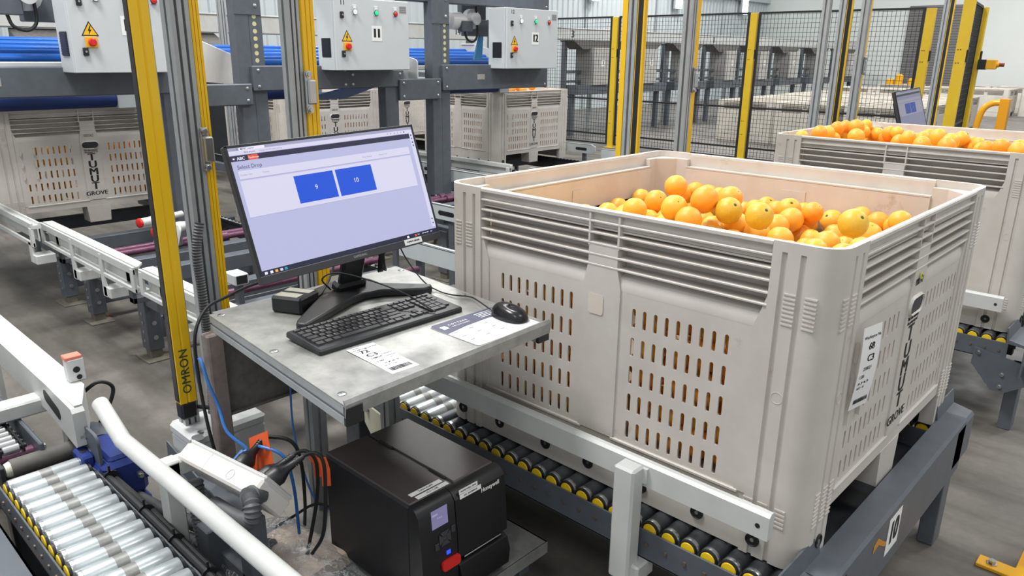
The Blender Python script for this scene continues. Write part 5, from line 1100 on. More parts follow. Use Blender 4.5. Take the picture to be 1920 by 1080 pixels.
# ------------------------------------------------------------------ transfer lanes behind the desk
def guard_seg(label, x0, x1, y, side, style, z=.585, group=None, zb=0):
    """white pressed guard rail segment along x. side: -1 frame faces -y, +1 faces +y"""
    t = thing('guard_rail', label, 'guard rail', (x0, y, 0), 0, group); L = x1-x0
    mb = MB(); mb.use(PALEP if style == 'plate' else WHITEP)
    if style == 'frame':
        mb.prism([(0, -.01*side), (0, .06), (L-.06, .06), (L, .02), (L, -.01*side)] if side < 0 else [(0, -.06), (L-.06, -.06), (L, -.02), (L, .01), (0, .01)], z, z+.01, None)
        mb.rbox((0, -.008, z-.028), (L, .004, z+.01), .002); mb.rbox((0, -.008, z-.115), (L, .004, z-.095), .002)
        for x in (0, L*.36, L*.68, L-.035): mb.rbox((x, -.010, z-.115), (x+.035, .004, z), .003)
        mb.box((0, .03, z-.10), (L, .036, z-.01)); mb.box((0, -.005, z-.115), (L, .06, z-.108))
        for x in (L*.36, L*.68): mb.prism([(x, z-.22), (x+.05, z-.22), (x+.05, z-.17), (x+.038, z-.115), (x, z-.115)], -.010, .0, Matrix(((1, 0, 0, 0), (0, 0, 1, 0), (0, 1, 0, 0), (0, 0, 0, 1)))); mb.rbox((x+.01, -.01, z-.22), (x+.10, .09, z-.165), .004)
    elif style == 'channel':
        mb.prism([(-.02, z-.02), (-.02, z+.012), (-.008, z+.012), (-.008, z), (.018, z), (.018, z+.012), (.03, z+.012), (.03, z-.02)], 0, L, Matrix(((0, 0, 1, 0), (1, 0, 0, 0), (0, 1, 0, 0), (0, 0, 0, 1))))
        mb.rbox((0, -.022, z-.12), (L, -.010, z-.095), .002)
        for x in (0, L*.3, L*.6, L-.04): mb.rbox((x, -.024, z-.12), (x+.04, -.008, z-.015), .003)
        mb.box((0, .01, z-.09), (L, .016, z-.02))
        for x in (L*.3, L-.1): mb.rbox((x, -.022, z-.22), (x+.05, -.01, z-.1), .003); mb.rbox((x, -.02, z-.22), (x+.1, .08, z-.17), .003)
    else:                     # plain plate with slotted tapered end
        mb.prism([(0, z-.10), (L-.05, z-.10), (L, z-.07), (L, z-.02), (L-.05, z), (0, z)], -.006, .006, Matrix(((1, 0, 0, 0), (0, 0, 1, 0), (0, 1, 0, 0), (0, 0, 0, 1)))); mb.rbox((0, -.03 if side > 0 else -.006, z-.008), (L-.06, .006 if side > 0 else .03, z), .002)
        mb.use(BLACKM); mb.prism(stadium(L-.2, z-.055, .16, .032, 6), -.0068, .0068, Matrix(((1, 0, 0, 0), (0, 0, 1, 0), (0, 1, 0, 0), (0, 0, 0, 1))))
    obj('rail', mb, t)
    for x in (.12, L-.2):
        mb = MB(); mb.use(CHAR)
        if zb < 9: mb.rbox((x, .012, zb), (x+.05, .04, z-.03), .003)
        else: mb.rbox((x, .03, .387), (x+.05, -.095-y, .417), .003); mb.rbox((x, .03, .387), (x+.05, .05, z-.03), .003)
        obj('bracket', mb, t)
    return t
def transfer(label, y0, y1, xa, xb, legs=True):
    """dark frame of one lane: long beams, cross beams, purple shafts, chains, legs"""
    t = thing('transfer_frame', label, 'conveyor', ((xa+xb)/2, (y0+y1)/2, 0)); cx, cy = (xa+xb)/2, (y0+y1)/2
    B = lambda a, b, n='beam', m=CHAR, c=.004: obj(n, MB().use(m).rbox((a[0]-cx, a[1]-cy, a[2]), (b[0]-cx, b[1]-cy, b[2]), c), t)
    for y in (y0, y1-.06): B((xa, y, .30), (xb, y+.06, .385))
    x = xb-.12
    for k, x in enumerate((xb-.1, -2.72, -3.10, -3.62, -3.90, -4.62, -5.4)):
        if xa < x < xb: B((x-.04, y0, .34), (x+.04, y1, .425))
    for x in (-2.55, -2.86, -3.98, -4.06):
        if xa < x < xb:
            mb = MB(); mb.use(MAUVE); mb.rings((x-cx, y0-cy, .445), (0, 1, 0), [(0, .019), (y1-y0, .019)], 14); mb.rings((x-cx, .55*y0+.45*y1-cy+.2, .445), (0, 1, 0), [(0, .03), (.05, .03)], 14); obj('drive_shaft', mb, t)
    for y in ((y0+.16, y1-.1) if y0 > 0 else (y1-.1,)):
        B((xa, y-.012, .37), (xb, y+.012, .42), 'chain_track', DARKSTEEL); 
        mb = MB(); mb.use(STEEL); x = xa+.03
        while x < xb: mb.rings((x-cx, y-.012-cy, .426), (0, 1, 0), [(0, .011), (.024, .011)], 8); x += .05
        mb.use(BLACKM)
        for s in (-.018, .015): mb.box((xa-cx, y+s-cy, .418), (xb-cx, y+s+.004-cy, .435))
        tag(obj('chain', mb, t), kind='stuff')
    if legs:
        for x in (-4.72, -4.24, -3.43, -2.05):
            if not xa < x < xb: continue
            for y in (y0+.03, y1-.05):
                mb = MB(); mb.use(CHAR); mb.rbox((x-.045-cx, y-.04-cy, .05), (x+.045-cx, y+.04-cy, .36), .003); o = obj('leg', mb, t)
                mb = MB(); mb.use(STEEL)
                for z in (.12, .2): mb.rings((x+.0455-cx, y-cy, z), (1, 0, 0), [(0, .013), (.003, .013), (.004, .008), (.008, .008)], 8)
                for z in (.1, .15, .2, .25): mb.rings((x-cx, y-.0405-cy, z), (0, -1, 0), [(0, .010), (.002, .010), (.003, .006)], 8)
                obj('bolt', mb, o); mb = MB(); mb.use(FOOTP); mb.rbox((x-.09-cx, y-.07-cy, 0), (x+.09-cx, y+.06-cy, .008), .002); mb.rbox((x-.035-cx, y-.03-cy, .006), (x+.035-cx, y+.03-cy, .055), .002); obj('base_plate', mb, o)
            B((x-.02, y0+.05, .10), (x+.02, y1-.07, .22), 'cross_beam', CHAR)
    return t
transfer('dark transfer conveyor frame with purple shafts under bin 000562, left of the desk', -.10, 1.02, -6.2, -2.12)
transfer('dark transfer conveyor frame under the bin below cabinet 11', 2.34, 3.40, -8.3, -4.62)
transfer('dark transfer conveyor frame behind the monitor, nearer than the perforated uprights', 1.98, 2.70, -4.25, -2.2)
transfer('dark transfer conveyor frame carrying the bin below cabinet 12', 3.95, 5.25, -8.4, -3.4)
mb = MB(); mb.use(PALEP); mb.rbox((-2.80, .06, .52), (-2.70, .13, .575), .006); mb.use(BLACKM); mb.box((-2.6995, .068, .528), (-2.699, .122, .567)); mb.use(CHAR); mb.rbox((-2.76, .08, .40), (-2.72, .11, .525), .002); solo('tube_end', mb, 'short open white square tube end on the cross beam beside the yellow post', 'tube')
guard_seg('near white slotted channel guard rail at the left edge, beside bin 000562', -6.0, -4.14, -.345, -1, 'channel', .64, None, 9)
guard_seg('long white framed guard rail left of the leftmost light curtain', -4.37, -3.03, -.255, -1, 'frame', .60, None, 9)
guard_seg('white framed guard rail passing behind the leftmost light curtain', -2.99, -1.95, -.245, -1, 'frame', .60, None, 9)
guard_seg('white guard rail seen under the monitor by the near bin corner', -2.75, -1.72, 1.06, -1, 'plate', .58)
guard_seg('white slotted guard plate between the near posts and the monitor, left part', -4.3, -3.05, 1.07, -1, 'plate', .585)
guard_seg('white slotted guard plate at the right edge of the screen, lower one', -4.0, -3.05, 1.86, -1, 'plate', .58)
guard_seg('white guard plate with slot right of the monitor, upper one', -6.0, -4.66, 3.10, -1, 'plate', .585)
guard_seg('white guard plate running on behind the near bin rim', -4.55, -3.2, 3.02, -1, 'plate', .575)
guard_seg('white slotted channel guard rail in front of the bin below cabinet 12', -6.4, -4.23, 3.52, -1, 'channel', .585)
guard_seg('white guard plate below the right side of the bin under cabinet 12', -6.0, -4.63, 5.32, -1, 'plate', .60)
guard_seg('white guard plate reaching the first fence post behind the near bin', -4.5, -3.3, 5.25, -1, 'plate', .58)
guard_seg('white guard plate just beyond the first one, over the near bin corner', -4.1, -2.9, 3.62, -1, 'plate', .575)
# red capped cylinders and mounts on the transfer
for k, (x, y, lb) in enumerate(((-4.30, .36, 'red capped pneumatic cylinder on the transfer frame, left of the leftmost curtain'), (-3.98, .32, 'lower red capped pneumatic cylinder partly behind the leftmost curtain'))):
    t = thing('air_cylinder', lb, 'cylinder', (x, y, .46))
    mb = MB(); mb.use(LTBOX); mb.rings((.06, -.12, .09), (-.25, 1, .02), [(0, .026), (.12, .026), (.13, .032), (.17, .032), (.24, .02), (.3, .02)], 16); mb.use(STEEL); mb.rbox((-.02, -.0, -.02), (.03, .05, .08), .008); obj('body', mb, t)
    mb = MB(); mb.use(RED); mb.rings((.067, -.135, .09), (-.25, 1, .02), [(0, .02), (.005, .029), (.02, .029)], 16); obj('cap', mb, t)
    mb = MB(); mb.use(WHITEP); mb.prism(rrect(-.03, -.1, .05, .1, .03), 0, .012, T3((.08, -.02, .02), (1, 0, 0), (.2, .3, 1))); obj('mount', mb, t)

# ------------------------------------------------------------------ the sorting machine
XM = -4.42
def upright(label, y, z1=2.6, holes=7):
    t = thing('machine_upright', label, 'upright', (XM, y, 0))
    mb = MB(); mb.use(CHAR); mb.rbox((-.10, 0, 0), (0, .10, z1), .004); obj('column', mb, t)
    mb = MB(); mb.use(CHAR); mb.rbox((-.012, .10, 0), (-.002, .195, z1), .002)
    mb.rbox((-.004, -.0, 1.79), (.004, .19, 2.05), .002); mb.rbox((-.09, -.06, 0), (.05, .26, .012), .002); obj('flange', mb, t)
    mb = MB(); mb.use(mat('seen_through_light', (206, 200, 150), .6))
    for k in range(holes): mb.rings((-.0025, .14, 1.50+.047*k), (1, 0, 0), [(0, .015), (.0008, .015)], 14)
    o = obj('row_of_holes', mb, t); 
    mb = MB(); mb.use(STEEL)
    for yy, z in ((.15, 1.85), (.15, 1.98)): mb.rings((.004, yy, z), (1, 0, 0), [(0, .014), (.003, .013), (.006, .006)], 12)
    obj('bolt', mb, t); return t
upright('dark perforated machine upright left of the monitor top', 1.07)
upright('dark perforated machine upright between cabinets 11 and 12', 2.77)
upright('dark machine upright at the very left edge beyond the leftmost cabinet', -1.05)
def beam(label, y0, y1, z0, z1, plate=None, x=XM):
    t = thing('machine_beam', label, 'beam', (x, (y0+y1)/2, 0)); h = (y1-y0)/2
    mb = MB(); mb.use(CHAR); mb.rbox((-.09, -h, z0), (.012, h, z1), .006); obj('beam', mb, t)
    mb = MB(); mb.use(STEEL)
    for yy in (-h+.04, h-.04):
        for z in (z0+.03, z1-.03): mb.rings((.012, yy, z), (1, 0, 0), [(0, .012), (.003, .011), (.006, .005)], 10)
    obj('bolt', mb, t)
    if plate is not None:
        mb = MB(); mb.use(mat('plate_silver', (178, 172, 168), .4, metal=.4)); mb.box((.012, plate-(y0+y1)/2-.045, (z0+z1)/2-.02), (.0135, plate-(y0+y1)/2+.045, (z0+z1)/2+.025)); obj('rating_plate', mb, t)
    return t
beam('dark machine beam under the leftmost cabinet', -1.0, .74, 1.30, 1.465, -.36)
beam('dark bolted beam left of the first perforated upright', .62, 1.14, 1.21, 1.35, x=XM+.02)
beam('dark bolted beam right of the first perforated upright', 1.15, 1.93, 1.30, 1.466, x=XM+.02)
beam('dark beam under the cabinet numbered 11', 1.93, 2.46, 1.30, 1.43)
beam('dark bolted beam between cabinet 11 and the second upright', 2.40, 2.84, 1.195, 1.36, x=XM+.02)
beam('long dark beam under the cabinet numbered 12', 2.86, 4.19, 1.26, 1.47, 3.30, x=XM+.02)
beam('dark overhead machine beam above cabinet 12', 2.5, 4.27, 1.955, 2.3, x=XM-.05)
beam('dark overhead machine beam above the space left of cabinet 11', .2, 2.49, 2.05, 2.4, x=XM-.05)
for y, lb in ((2.28, 'dark lower post below cabinet 11, right of the monitor top'), (4.06, 'dark machine post behind the bin below cabinet 12'), (.55, 'dark machine post below the leftmost beam behind the light curtain')):
    mb = MB(); mb.use(CHAR); mb.rbox((XM-.10-(4.3 if y > 4 else 0), y, 0), (XM-(4.3 if y > 4 else 0), y+.13, 1.31), .004); mb.rbox((XM-4.4, y, 1.31), (XM, y+.13, 1.36), .004) if y > 4 else None; solo('machine_post', mb, lb, 'post')
def cabinet(label, y, w_, num, z0=1.435, z1=1.93, holder=True):
    t = thing('control_cabinet', label, 'control cabinet', (-4.31, y, 0)); d = .11; D_ = .22
    mb = MB(); mb.use(CAB); mb.rbox((-d, 0, z0), (d-.022, w_, z1), .004); mb.box((-d-.02, .05, z0+.05), (-d+.01, w_-.05, z1-.05)); obj('body', mb, t)
    mb = MB(); mb.use(CAB); mb.rbox((d-.02, .002, z0+.001), (d, w_-.002, z1-.001), .004); door = obj('door', mb, t)
    mb = MB(); mb.use(BLACK); mb.rbox((-.055, -.006, z0+.09), (.055, .002, z0+.22), .004)
    for k in range(9): mb.box((-.048, -.009, z0+.10+.013*k), (.048, -.006, z0+.106+.013*k))
    obj('vent_grille', mb, t)
    X = d
    F_ = lambda yy, z: T3((X+.0004, yy, z), (0, 1, 0), (0, 0, 1))
    mb = MB(); mb.use(BLACK)
    for z in (z0+.375, z0+.115): mb.rbox((X, .05, z-.022), (X+.012, .078, z+.022), .003)
    mb.use(STEEL); mb.rings((X+.012, .064, z0+.375), (1, 0, 0), [(0, .006), (.004, .006)], 8); mb.rings((X+.012, .064, z0+.115), (1, 0, 0), [(0, .006), (.004, .006)], 8); obj('lock', mb, door)
    for yy, c, nm in ((.172, LAMPW, 'white indicator lamp'), (.357, LAMPG, 'green indicator lamp'), (.53, RED, 'red indicator lamp')):
        yy = yy*w_/.66; mb = MB(); mb.use(PALEP); mb.rbox((X, yy-.018, z0+.378), (X+.006, yy+.018, z0+.445), .003); mb.use(BLACK); mb.rings((X+.006, yy, z0+.398), (1, 0, 0), [(0, .019), (.006, .018)], 16); mb.use(c); mb.rings((X+.012, yy, z0+.398), (1, 0, 0), [(0, .016), (.006, .013), (.008, .0)], 16, False); mb.use(PAPER); mb.box((X+.006, yy-.012, z0+.422), (X+.0068, yy+.012, z0+.438)); o = obj('indicator_lamp', mb, door); o['label'] = nm
    mb = MB(); mb.use(INK); mb.prism([(.055, z0+.198), (.145, z0+.198), (.10, z0+.276)], 0, .001, T3((X, 0, 0), (0, 1, 0), (0, 0, 1))); mb.use(YEL); mb.prism([(.064, z0+.203), (.136, z0+.203), (.10, z0+.265)], .001, .0016, T3((X, 0, 0), (0, 1, 0), (0, 0, 1))); mb.use(INK); mb.prism([(.1, .028), (.086, .0), (.094, .001), (.089, -.022), (.106, .008), (.097, .007), (.105, .028)], .0016, .002, T3((X, .004, z0+.224), (0, 1, 0), (0, 0, 1))); obj('warning_sign', mb, door)
    mb = MB(); mb.use(AMBER); mb.rbox((X, .070, z0+.136), (X+.008, .132, z0+.194), .002); o = obj('isolator_plate', mb, door); mb = MB(); mb.use(RED); mb.rings((X+.008, .103, z0+.165), (1, 0, 0), [(0, .021), (.014, .021), (.016, .018)], 16); mb.rbox((X+.02, .095, z0+.147), (X+.03, .111, z0+.183), .003); obj('knob', mb, o)
    if num:
        mb = MB(); mb.use(PAPER); mb.box((-.045, -.052, 0), (.045, .052, .0008), F_(w_*.545, z0+.257)); mb.use(INK); text(mb, num, .09, F_(w_*.545, z0+.257) @ Matrix.Translation((0, 0, .001)), bold=.05, sx=.8); obj('number_plate', mb, door)
        mb = MB(); mb.use(INK); text(mb, num, .045, F_(.075, z1-.035), bold=.01); obj('number', mb, door)
    mb = MB(); mb.use(mat('maker_plate', (170, 170, 172), .4, metal=.4)); mb.box((X, w_-.09, z1-.085), (X+.001, w_-.025, z1-.035)); mb.use(GREYINK)
    for k in range(3): mb.box((X+.001, w_-.085, z1-.078+.014*k), (X+.0014, w_-.03, z1-.071+.014*k))
    obj('maker_plate', mb, door)
    return t
LAMPW = mat('lamp_white', (225, 235, 255), emit=1.6); LAMPG = mat('lamp_green', (30, 190, 120), emit=1.0)
cabinet('leftmost grey control cabinet behind the yellow light curtain, unnumbered in view', .0, .58, '10', 1.433, 1.96)
cabinet('grey control cabinet numbered 11 with warning triangle, above the monitor', 1.69, .665, '11', 1.435, 1.925)
cabinet('grey control cabinet numbered 12 with warning triangle, right of the dark upright', 3.42, .68, '12', 1.437, 1.94)
def roller_bed(label, y0, y1, n, x=-4.72, z=1.487, left=True, right=False):
    t = thing('roller_bed', label, 'roller conveyor', (x, (y0+y1)/2, 0)); h = (y1-y0)/2
    for k in range(n):
        mb = MB(); mb.use(BLUER); mb.rings((-.14*k, -h, z+.025*k), (0, 1, 0), [(0, .02), (.004, .024), (2*h-.004, .024), (2*h, .02)], 16); obj('blue_roller', mb, t)
    mb = MB(); mb.use(WHITEP)
    Tx = Matrix(((1, 0, 0, 0), (0, 0, 1, 0), (0, 1, 0, 0), (0, 0, 0, 1)))
    for on, yy in ((left, -h-.02), (right, h+.008)):
        if on: mb.prism([(.26, 1.34), (.26, 1.44+.05), (.24, z+.03), (-.45, z+.17), (-.62, z+.17), (-.62, 1.34)], yy, yy+.012, Tx); mb.rbox((-.62, yy-.01, z+.16), (-.44, yy+.02, z+.175), .002)
    mb.rbox((.10, -h, z-.055), (.20, h, z-.02), .004); 
    obj('side_plate', mb, t); return t
roller_bed('bed of blue rollers at the left edge beside the leftmost cabinet', -1.25, .34, 5, z=1.508, left=True)
roller_bed('bed of blue rollers behind the first perforated upright', 1.14, 2.6, 5, z=1.48)
roller_bed('bed of blue rollers between cabinet 11 and cabinet 12', 2.66, 3.95, 5, z=1.48, right=True)
for y0, y1, z, lb in ((-.55, .46, 1.245, 'dark blue drum above bin 000562 under the leftmost beam'), (3.42, 4.1, 1.245, 'dark blue drum above the oranges under the cabinet 12 beam'), (1.3, 1.9, 1.255, 'dark blue drum behind the first perforated upright')):
    mb = MB(); mb.use(mat('navy_drum', (28, 52, 112), .5)); mb.rings((-5.0, y0, z), (0, 1, 0), [(0, .05), (.003, .055), (y1-y0, .055)], 20); mb.use(PALEP); mb.rbox((-5.06, y0-.12, z-.06), (-4.94, y0-.004, z+.06), .004); mb.rbox((-5.06, y1+.004, z-.06), (-4.94, y1+.14, z+.06), .004); solo('drum', mb, lb, 'drum')
mb = MB(); mb.use(mat('blue_belt', (34, 92, 170), .5)); mb.add([(-4.49, 1.95, 1.305), (-4.49, 2.22, 1.305), (-4.95, 2.28, 1.2), (-4.95, 1.85, 1.2), (-4.49, 1.95, 1.295), (-4.49, 2.22, 1.295), (-4.96, 2.28, 1.19), (-4.96, 1.85, 1.19)], [(0, 1, 2, 3), (7, 6, 5, 4), (0, 4, 5, 1), (1, 5, 6, 2), (2, 6, 7, 3), (3, 7, 4, 0)]); solo('belt_flap', mb, 'blue belt flap hanging under the cabinet 11 beam', 'belt')
def motor(label, x, y, z):
    t = thing('drive_motor', label, 'motor', (x, y, z))
    mb = MB(); mb.use(mat('motor_white', (222, 220, 222), .35)); mb.rings((0, -.2, 0), (0, 1, 0), [(0, .04), (.02, .07), (.14, .075), (.15, .06), (.25, .06)], 20); obj('body', mb, t)
    mb = MB(); mb.use(CHAR); mb.rbox((.02, -.10, -.09), (.085, .03, .0), .006); mb.rbox((-.1, .05, -.12), (.0, .35, .02), .006); mb.use(LTBOX); mb.rings((.0, .06, .02), (1, 0, 0), [(0, .085), (.05, .085), (.07, .05), (.1, .05)], 18); obj('gear_head', mb, t)
    mb = MB(); mb.use(BLACKM); mb.tube([(.06, -.05, -.09), (.07, -.03, -.15), (.07, .04, -.17), (.07, .09, -.12), (.07, .09, .0), (.06, .08, .15)], .010, 8); obj('cable', mb, t)
    mb = MB(); mb.use(CHAR); mb.rbox((-.09, .0, -.02), (-.03, .3, .35), .004); obj('mount', mb, t)
    return t
motor('white drive motor hanging left of cabinet 12', -4.62, 3.32, 1.83); motor('dark drive motor hanging left of the leftmost cabinet', -4.7, -.12, 1.83)
mb = MB(); mb.use(mat('cyan_sheet', (70, 150, 196), .5)); mb.prism([(3.46, 1.51), (3.56, 1.51), (3.58, 1.76), (3.55, 1.76)], -4.66, -4.64, Matrix(((0, 0, 1, 0), (1, 0, 0, 0), (0, 1, 0, 0), (0, 0, 0, 1)))); solo('blue_sheet', mb, 'thin light blue sheet standing at the left edge of cabinet 12', 'sheet')
# long white trough and steel chutes behind the machine
t = thing('feed_trough', 'long white feed trough running behind the blue rollers', 'trough', (-9.05, 1.5, 0))
mb = MB(); mb.use(WHITEP); mb.rbox((-.25, -5.5, 1.77), (.25, 6.2, 1.98), .006); mb.rbox((-.27, -5.5, 1.975), (.27, 6.2, 1.99), .003); obj('trough', mb, t)
for y in (-3.5, -1.9, -.3, 1.3, 4.4, 6.0):
    mb = MB(); mb.use(PALEP); mb.rbox((.05, y-.04, 0), (.13, y+.04, 1.76), .004); obj('leg', mb, t)
for y in (-2.1, -.5, 1.1):
    mb = MB(); mb.use(GALVD); mb.prism([(.18, 1.76), (.62, 1.56), (.62, 1.52), (.18, 1.54)], y-.1, y+.5, Matrix(((1, 0, 0, 0), (0, 0, 1, 0), (0, 1, 0, 0), (0, 0, 0, 1)))); obj('chute', mb, t)
mb = MB(); mb.use(INK); text(mb, '14', .13, T3((.2505, 5.6, 1.88), (0, 1, 0), (0, 0, 1)), bold=.02); obj('number', mb, t)
mb = MB(); mb.use(LTBOX); mb.rbox((-6.6, -1.6, 1.58), (-6.45, -.05, 1.72), .004); mb.rbox((-6.56, -1.2, 0), (-6.5, -1.14, 1.58), .004); solo('side_panel', mb, 'pale panel behind the blue rollers at the left edge', 'panel')
mb = profile(-6.4, 1.98, .06, .06, 0, 2.0); solo('grey_post', mb, 'slim aluminium post standing behind the middle blue rollers', 'post')
mb = MB(); mb.use(YEL); mb.rbox((-6.43, 2.05, 0), (-6.37, 2.11, 1.9), .004); mb.use(BLACK); mb.box((-6.41, 2.11, .1), (-6.39, 2.112, 1.9)); solo('light_curtain', mb, 'short far yellow light curtain standing behind the middle blue rollers', 'light curtain')
mb = MB(); mb.use(DARKSTEEL); mb.box((-9.6, -2.0, 0), (-9.5, 4.8, 1.3)); solo('dark_screen', mb, 'dark steel screen deep behind the bins on the machine lanes', 'screen')

# ------------------------------------------------------------------ second desk station
d2 = copy_tree(bpy.data.objects['computer_desk'], (-1.0, -.38+4.38, 0), label='galvanised desk trolley of the second screen, behind the right bin')
m2 = thing('monitor', 'second dark monitor with two blue tiles seen over the right bin', 'monitor', (.0, 4.42, 0))
for ch in mon.children:
    if ch.name.split('.')[0] in ('case', 'foot', 'neck'):
        c = ch.copy(); S.collection.objects.link(c); c.parent = m2
        if ch.name.startswith('case'):
            c.matrix_local = MT; DIM = {}
            s2 = screen_ui(c, W-.012, H-.025, ('7', '8'), False)
            for i_, m_ in enumerate(list(s2.data.materials)):
                d_ = m_.copy(); d_.name = m_.name+'_dim'; d_.node_tree.nodes['Principled BSDF'].inputs['Emission Strength'].default_value *= .36; s2.data.materials[i_] = d_
            s2.matrix_local = Matrix.Translation((0, .0062, -.0005))
        else: c.matrix_local = ch.matrix_local.copy()
SCRD = None
# ------------------------------------------------------------------ mesh fence
YF = 9.5
def wire_panel(mb, T, L, z0, z1, sx=.055, sz=.062, r=.0022):
    x = .02
    while x < L: mb.box((x-r, -r, z0), (x+r, r, z1), T); x += sx
    z = z0+.02
    while z < z1: mb.box((0, -r, z-r), (L, r, z+r), T); z += sz
FBLK = mat('fence_black', (28, 28, 30), .5)
fence_x = [-10.6, -9.1, -7.47, -4.98, -2.60]
def fence_panel(label, p0, p1, h=2.17):
    p0 = Vector((*p0, 0)); p1 = Vector((*p1, 0)); d = p1-p0; L = d.length; t = thing('mesh_fence', label, 'fence', p0); T = T3((0, 0, 0), d, (-d.y, d.x, 0))
    mb = MB(); mb.use(FBLK); wire_panel(mb, T, L, .08, h); obj('mesh', mb, t)
    mb = MB(); mb.use(FBLK)
    for z in (.06, .22, .82, h): mb.box((0, -.012, z-.014), (L, .012, z+.014), T)
    for x in (0, L-.03): mb.box((x, -.014, .06), (x+.03, .014, h), T)
    obj('frame', mb, t); return t
def fence_post(label, x, y, h=2.17):
    t = thing('fence_post', label, 'fence post', (x, y, 0))
    mb = MB(); mb.use(YELD); mb.rbox((-.055, -.03, 0), (.055, .03, h), .004); mb.rbox((-.09, -.07, 0), (.09, .07, .01), .002); obj('post', mb, t)
    mb = MB(); mb.use(BLACK)
    for z in (.42, .62, 1.52, 1.66):
        for dx in (-.03, -.005): mb.rings((dx, -.0305, z), (0, -1, 0), [(0, .007), (.0006, .007)], 8)
    mb.rbox((.056, -.025, 1.53), (.075, .01, 1.66), .004); obj('clip', mb, t); return t
labs = ('mesh fence panel partly behind cabinet 12', 'mesh fence panel between cabinet 12 and the first yellow fence post', 'mesh fence panel between the first two yellow fence posts', 'mesh fence panel between the second yellow post and the second screen')
for k in range(4): fence_panel(labs[k], (fence_x[k]+.07, YF), (fence_x[k+1]-.07, YF))
for k, lb in ((1, 'yellow fence post hidden behind cabinet 12'), (2, 'yellow mesh fence post just left of the first curtain beyond the near bin'), (3, 'yellow mesh fence post standing alone mid fence above the near bin'), (4, 'yellow fence post just right of the second screen')): fence_post(lb, fence_x[k], YF)
fence_post('yellow fence post second from the right end of the fence', -1.84, 8.1); fence_post('yellow fence post at the right end, carrying the yellow stop button', -2.05, 9.62)
fence_panel('mesh fence panel seen edge on at the right end of the fence', (-1.85, 8.17), (-2.05, 9.55))
es = thing('stop_button', 'yellow and black stop button box on the last fence post', 'stop button', (-1.995, 9.60, 1.50))
mb = MB(); mb.use(BLACK); mb.rbox((-.0, -.05, -.06), (.09, .05, .06), .006); obj('bracket', mb, es); mb = MB(); mb.use(AMBER); mb.rbox((.09, -.05, -.055), (.20, .05, .06), .008); obj('box', mb, es)
mb = MB(); mb.use(AMBER); mb.rings((.2, 0, 0), (1, 0, 0), [(0, .035), (.03, .03)], 14); mb.use(mat('brown_red', (140, 60, 40), .5)); mb.rings((.23, 0, 0), (1, 0, 0), [(0, .022), (.05, .024)], 14); obj('button', mb, es)
# yellow hoop barrier
t = thing('hoop_barrier', 'glossy yellow hoop barrier at the right edge behind the far bin', 'barrier', (-3.25, 17.3, 0))
mb = MB(); mb.use(mat('gloss_amber', (236, 170, 36), .2)); mb.tube([(-.30, -.05, 0), (-.28, -.05, .3), (-.22, -.04, .56), (-.08, -.01, .68), (.1, .0, .70)], .065, 14); obj('hoop', mb, t); mb = MB(); mb.use(mat('gloss_amber2', (226, 156, 30), .3)); mb.rbox((.06, -.09, 0), (.24, .09, .78), .008); mb.rbox((-.36, -.14, 0), (.3, .14, .012), .003); obj('post', mb, t)

# ------------------------------------------------------------------ stacked bins far behind
LT = far_letters(); FB = None
def far_bin(x, y, z, label, group, rz=0):
    global FB
    if FB is None:
        FB = thing('fruit_bin', label, 'fruit bin', (x, y, z), rz, group); me = obj('bin_body', BODYLO, FB); obj('lettering', LT, FB)
        for m_i, m_ in enumerate(BODYLO.materials): BODYLO.materials[m_i] = BINFAR
        return FB
    return copy_tree(FB, (x, y, z), rz, label, group)
r_ = random.Random(2)
for row in range(5):
    for col in range(7):
        x, y = -3.4-.6-1.21*col-.1*row, 12.3+1.24*row+.585
        if x < -7.6: continue
        far_bin(x+r_.uniform(-.02, .02), y+r_.uniform(-.03, .03), 0, 'pale bin in the field of bins behind the mesh fence', 'bins on the floor behind the fence')
far_bin(-7.7, 25.6, 0, 'pale far bin under the amber jugs behind the second screen', None)
for k in range(2): far_bin(-4.9-1.2*k, 24.5, 0, ('pale bin on the floor right of the fence end, nearest of the far pair', 'pale bin on the floor just left of the far corner bin')[k], None)
for k in range(3): far_bin(-3.5-1.2*k, 26.9, 0, 'pale bin in the back row before the white wall at the right', 'bins before the white wall')
far_bin(-3.6, 25.3, 0, 'pale far bin cut by the right edge of the photo', None)
for k in range(2): far_bin(-6.4-1.2*k, 21.6, 0, 'pale bin standing far off between the fence posts', 'bins far between the fence posts')
t = thing('amber_bottle', 'amber jug standing on the far bins behind the second screen', 'jug', (-5.9, 18.2, 1.57))
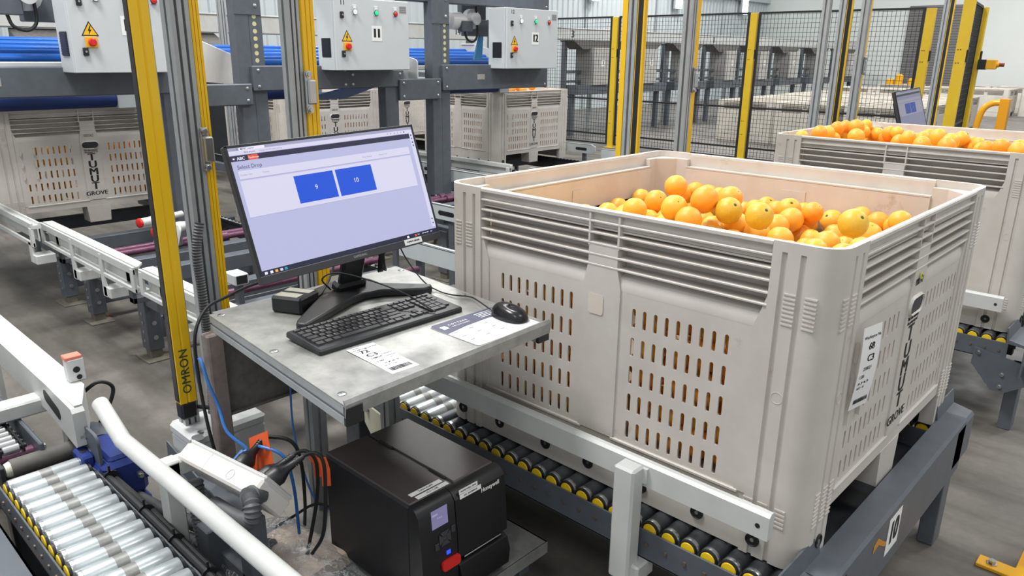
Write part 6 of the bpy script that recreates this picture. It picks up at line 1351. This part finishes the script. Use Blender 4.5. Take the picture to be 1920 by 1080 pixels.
# ------------------------------------------------------------------ second grader row behind the fence
far_cab_y = (11.2, 12.95, 14.75, 16.55, 18.35, 20.2, 22.3, 24.6)
DG = mat('dusty_grey', (150, 148, 146), .5); DGL = mat('dusty_light_grey', (176, 174, 170), .5)
fc = None
for k, y in enumerate(far_cab_y):
    lb = 'grey control cabinet with small number plate in the far row, %s from the left' % ('first', 'second', 'third', 'fourth', 'fifth', 'sixth', 'seventh', 'eighth')[k]
    if fc is None:
        fc = thing('control_cabinet', lb, 'control cabinet', (-9.2, y, 0), 0, 'far cabinets behind the fence')
        mb = MB(); mb.use(DG); mb.rbox((-.28, -.25, .98), (.18, .25, 1.69), .004); obj('body', mb, fc); mb = MB(); mb.use(DGL); mb.rbox((.18, -.248, .982), (.20, .248, 1.688), .004); dd = obj('door', mb, fc)
        mb = MB(); mb.use(PAPER); mb.box((.2005, -.02, 1.34), (.202, .08, 1.46)); mb.use(INK); text(mb, '3', .1, T3((.2025, .03, 1.40), (0, 1, 0), (0, 0, 1)), bold=.03); obj('number_plate', mb, dd)
        mb = MB(); mb.use(CHAR); mb.rbox((-.2, -.7, .80), (.16, .75, .98), .006); mb.rbox((-.1, -.68, 0), (.0, -.58, .82), .004); mb.rbox((-.1, .62, 0), (.0, .72, .82), .004); mb.rbox((-.2, -.78, 1.2), (-.12, .95, 1.26), .004); mb.rbox((-.2, -.78, 1.02), (-.12, .95, 1.07), .004); mb.rbox((-.2, -.8, .9), (-.12, -.72, 1.8), .004); obj('frame', mb, fc)
        mb = MB(); mb.use(GALVD); mb.prism([(-.8, 1.82), (.55, 1.82), (.30, 1.66), (-.5, 1.66)], -.25, .1, Matrix(((0, 0, 1, 0), (1, 0, 0, 0), (0, 1, 0, 0), (0, 0, 0, 1)))); obj('chute', mb, fc)
    else: copy_tree(fc, (-9.2, y, 0), label=lb, group='')
for o in list(S.objects):
    if o.get('group') == '': del o['group']
t = thing('feed_trough', 'long pale feed trough above the far cabinets behind the fence', 'trough', (-9.75, 15, 0))
mb = MB(); mb.use(WHITEP); mb.rbox((-.3, -5.2, 1.84), (.3, 11.5, 2.05), .006); mb.rbox((-.32, -5.2, 2.045), (.32, 11.5, 2.06), .004); obj('trough', mb, t)
for y in (-5.0, -3.0, 0, 3, 6, 9, 11):
    mb = MB(); mb.use(PALEP); mb.rbox((-.2, y-.04, 0), (-.12, y+.04, 1.85), .004); obj('leg', mb, t)
mb = MB(); mb.use(INK)
for k, s in enumerate(('3', '1')): text(mb, s, .2, T3((.301, (-4.2, 1.4)[k], 1.94), (0, 1, 0), (0, 0, 1)), bold=.03)
obj('number', mb, t)
bpy.data.objects.remove(bpy.data.objects['amber_bottle'])
for k, (dx, h, lb) in enumerate(((-.2, .18, 'leftmost small amber jug on the far stacked bin'), (0, .34, 'tall amber jug on the far stacked bin'), (.3, .22, 'rightmost amber jug on the far stacked bin'))):
    mb = MB(); mb.use(AMBER); mb.rings((0, 0, 0), (0, 0, 1), [(0, .12), (h*.85, .12), (h*.95, .07), (h, .06)], 14); solo('amber_jug', mb, lb, 'jug', loc=(-7.7+dx*1.3, 25.3, .742))
    if k == 1: pass
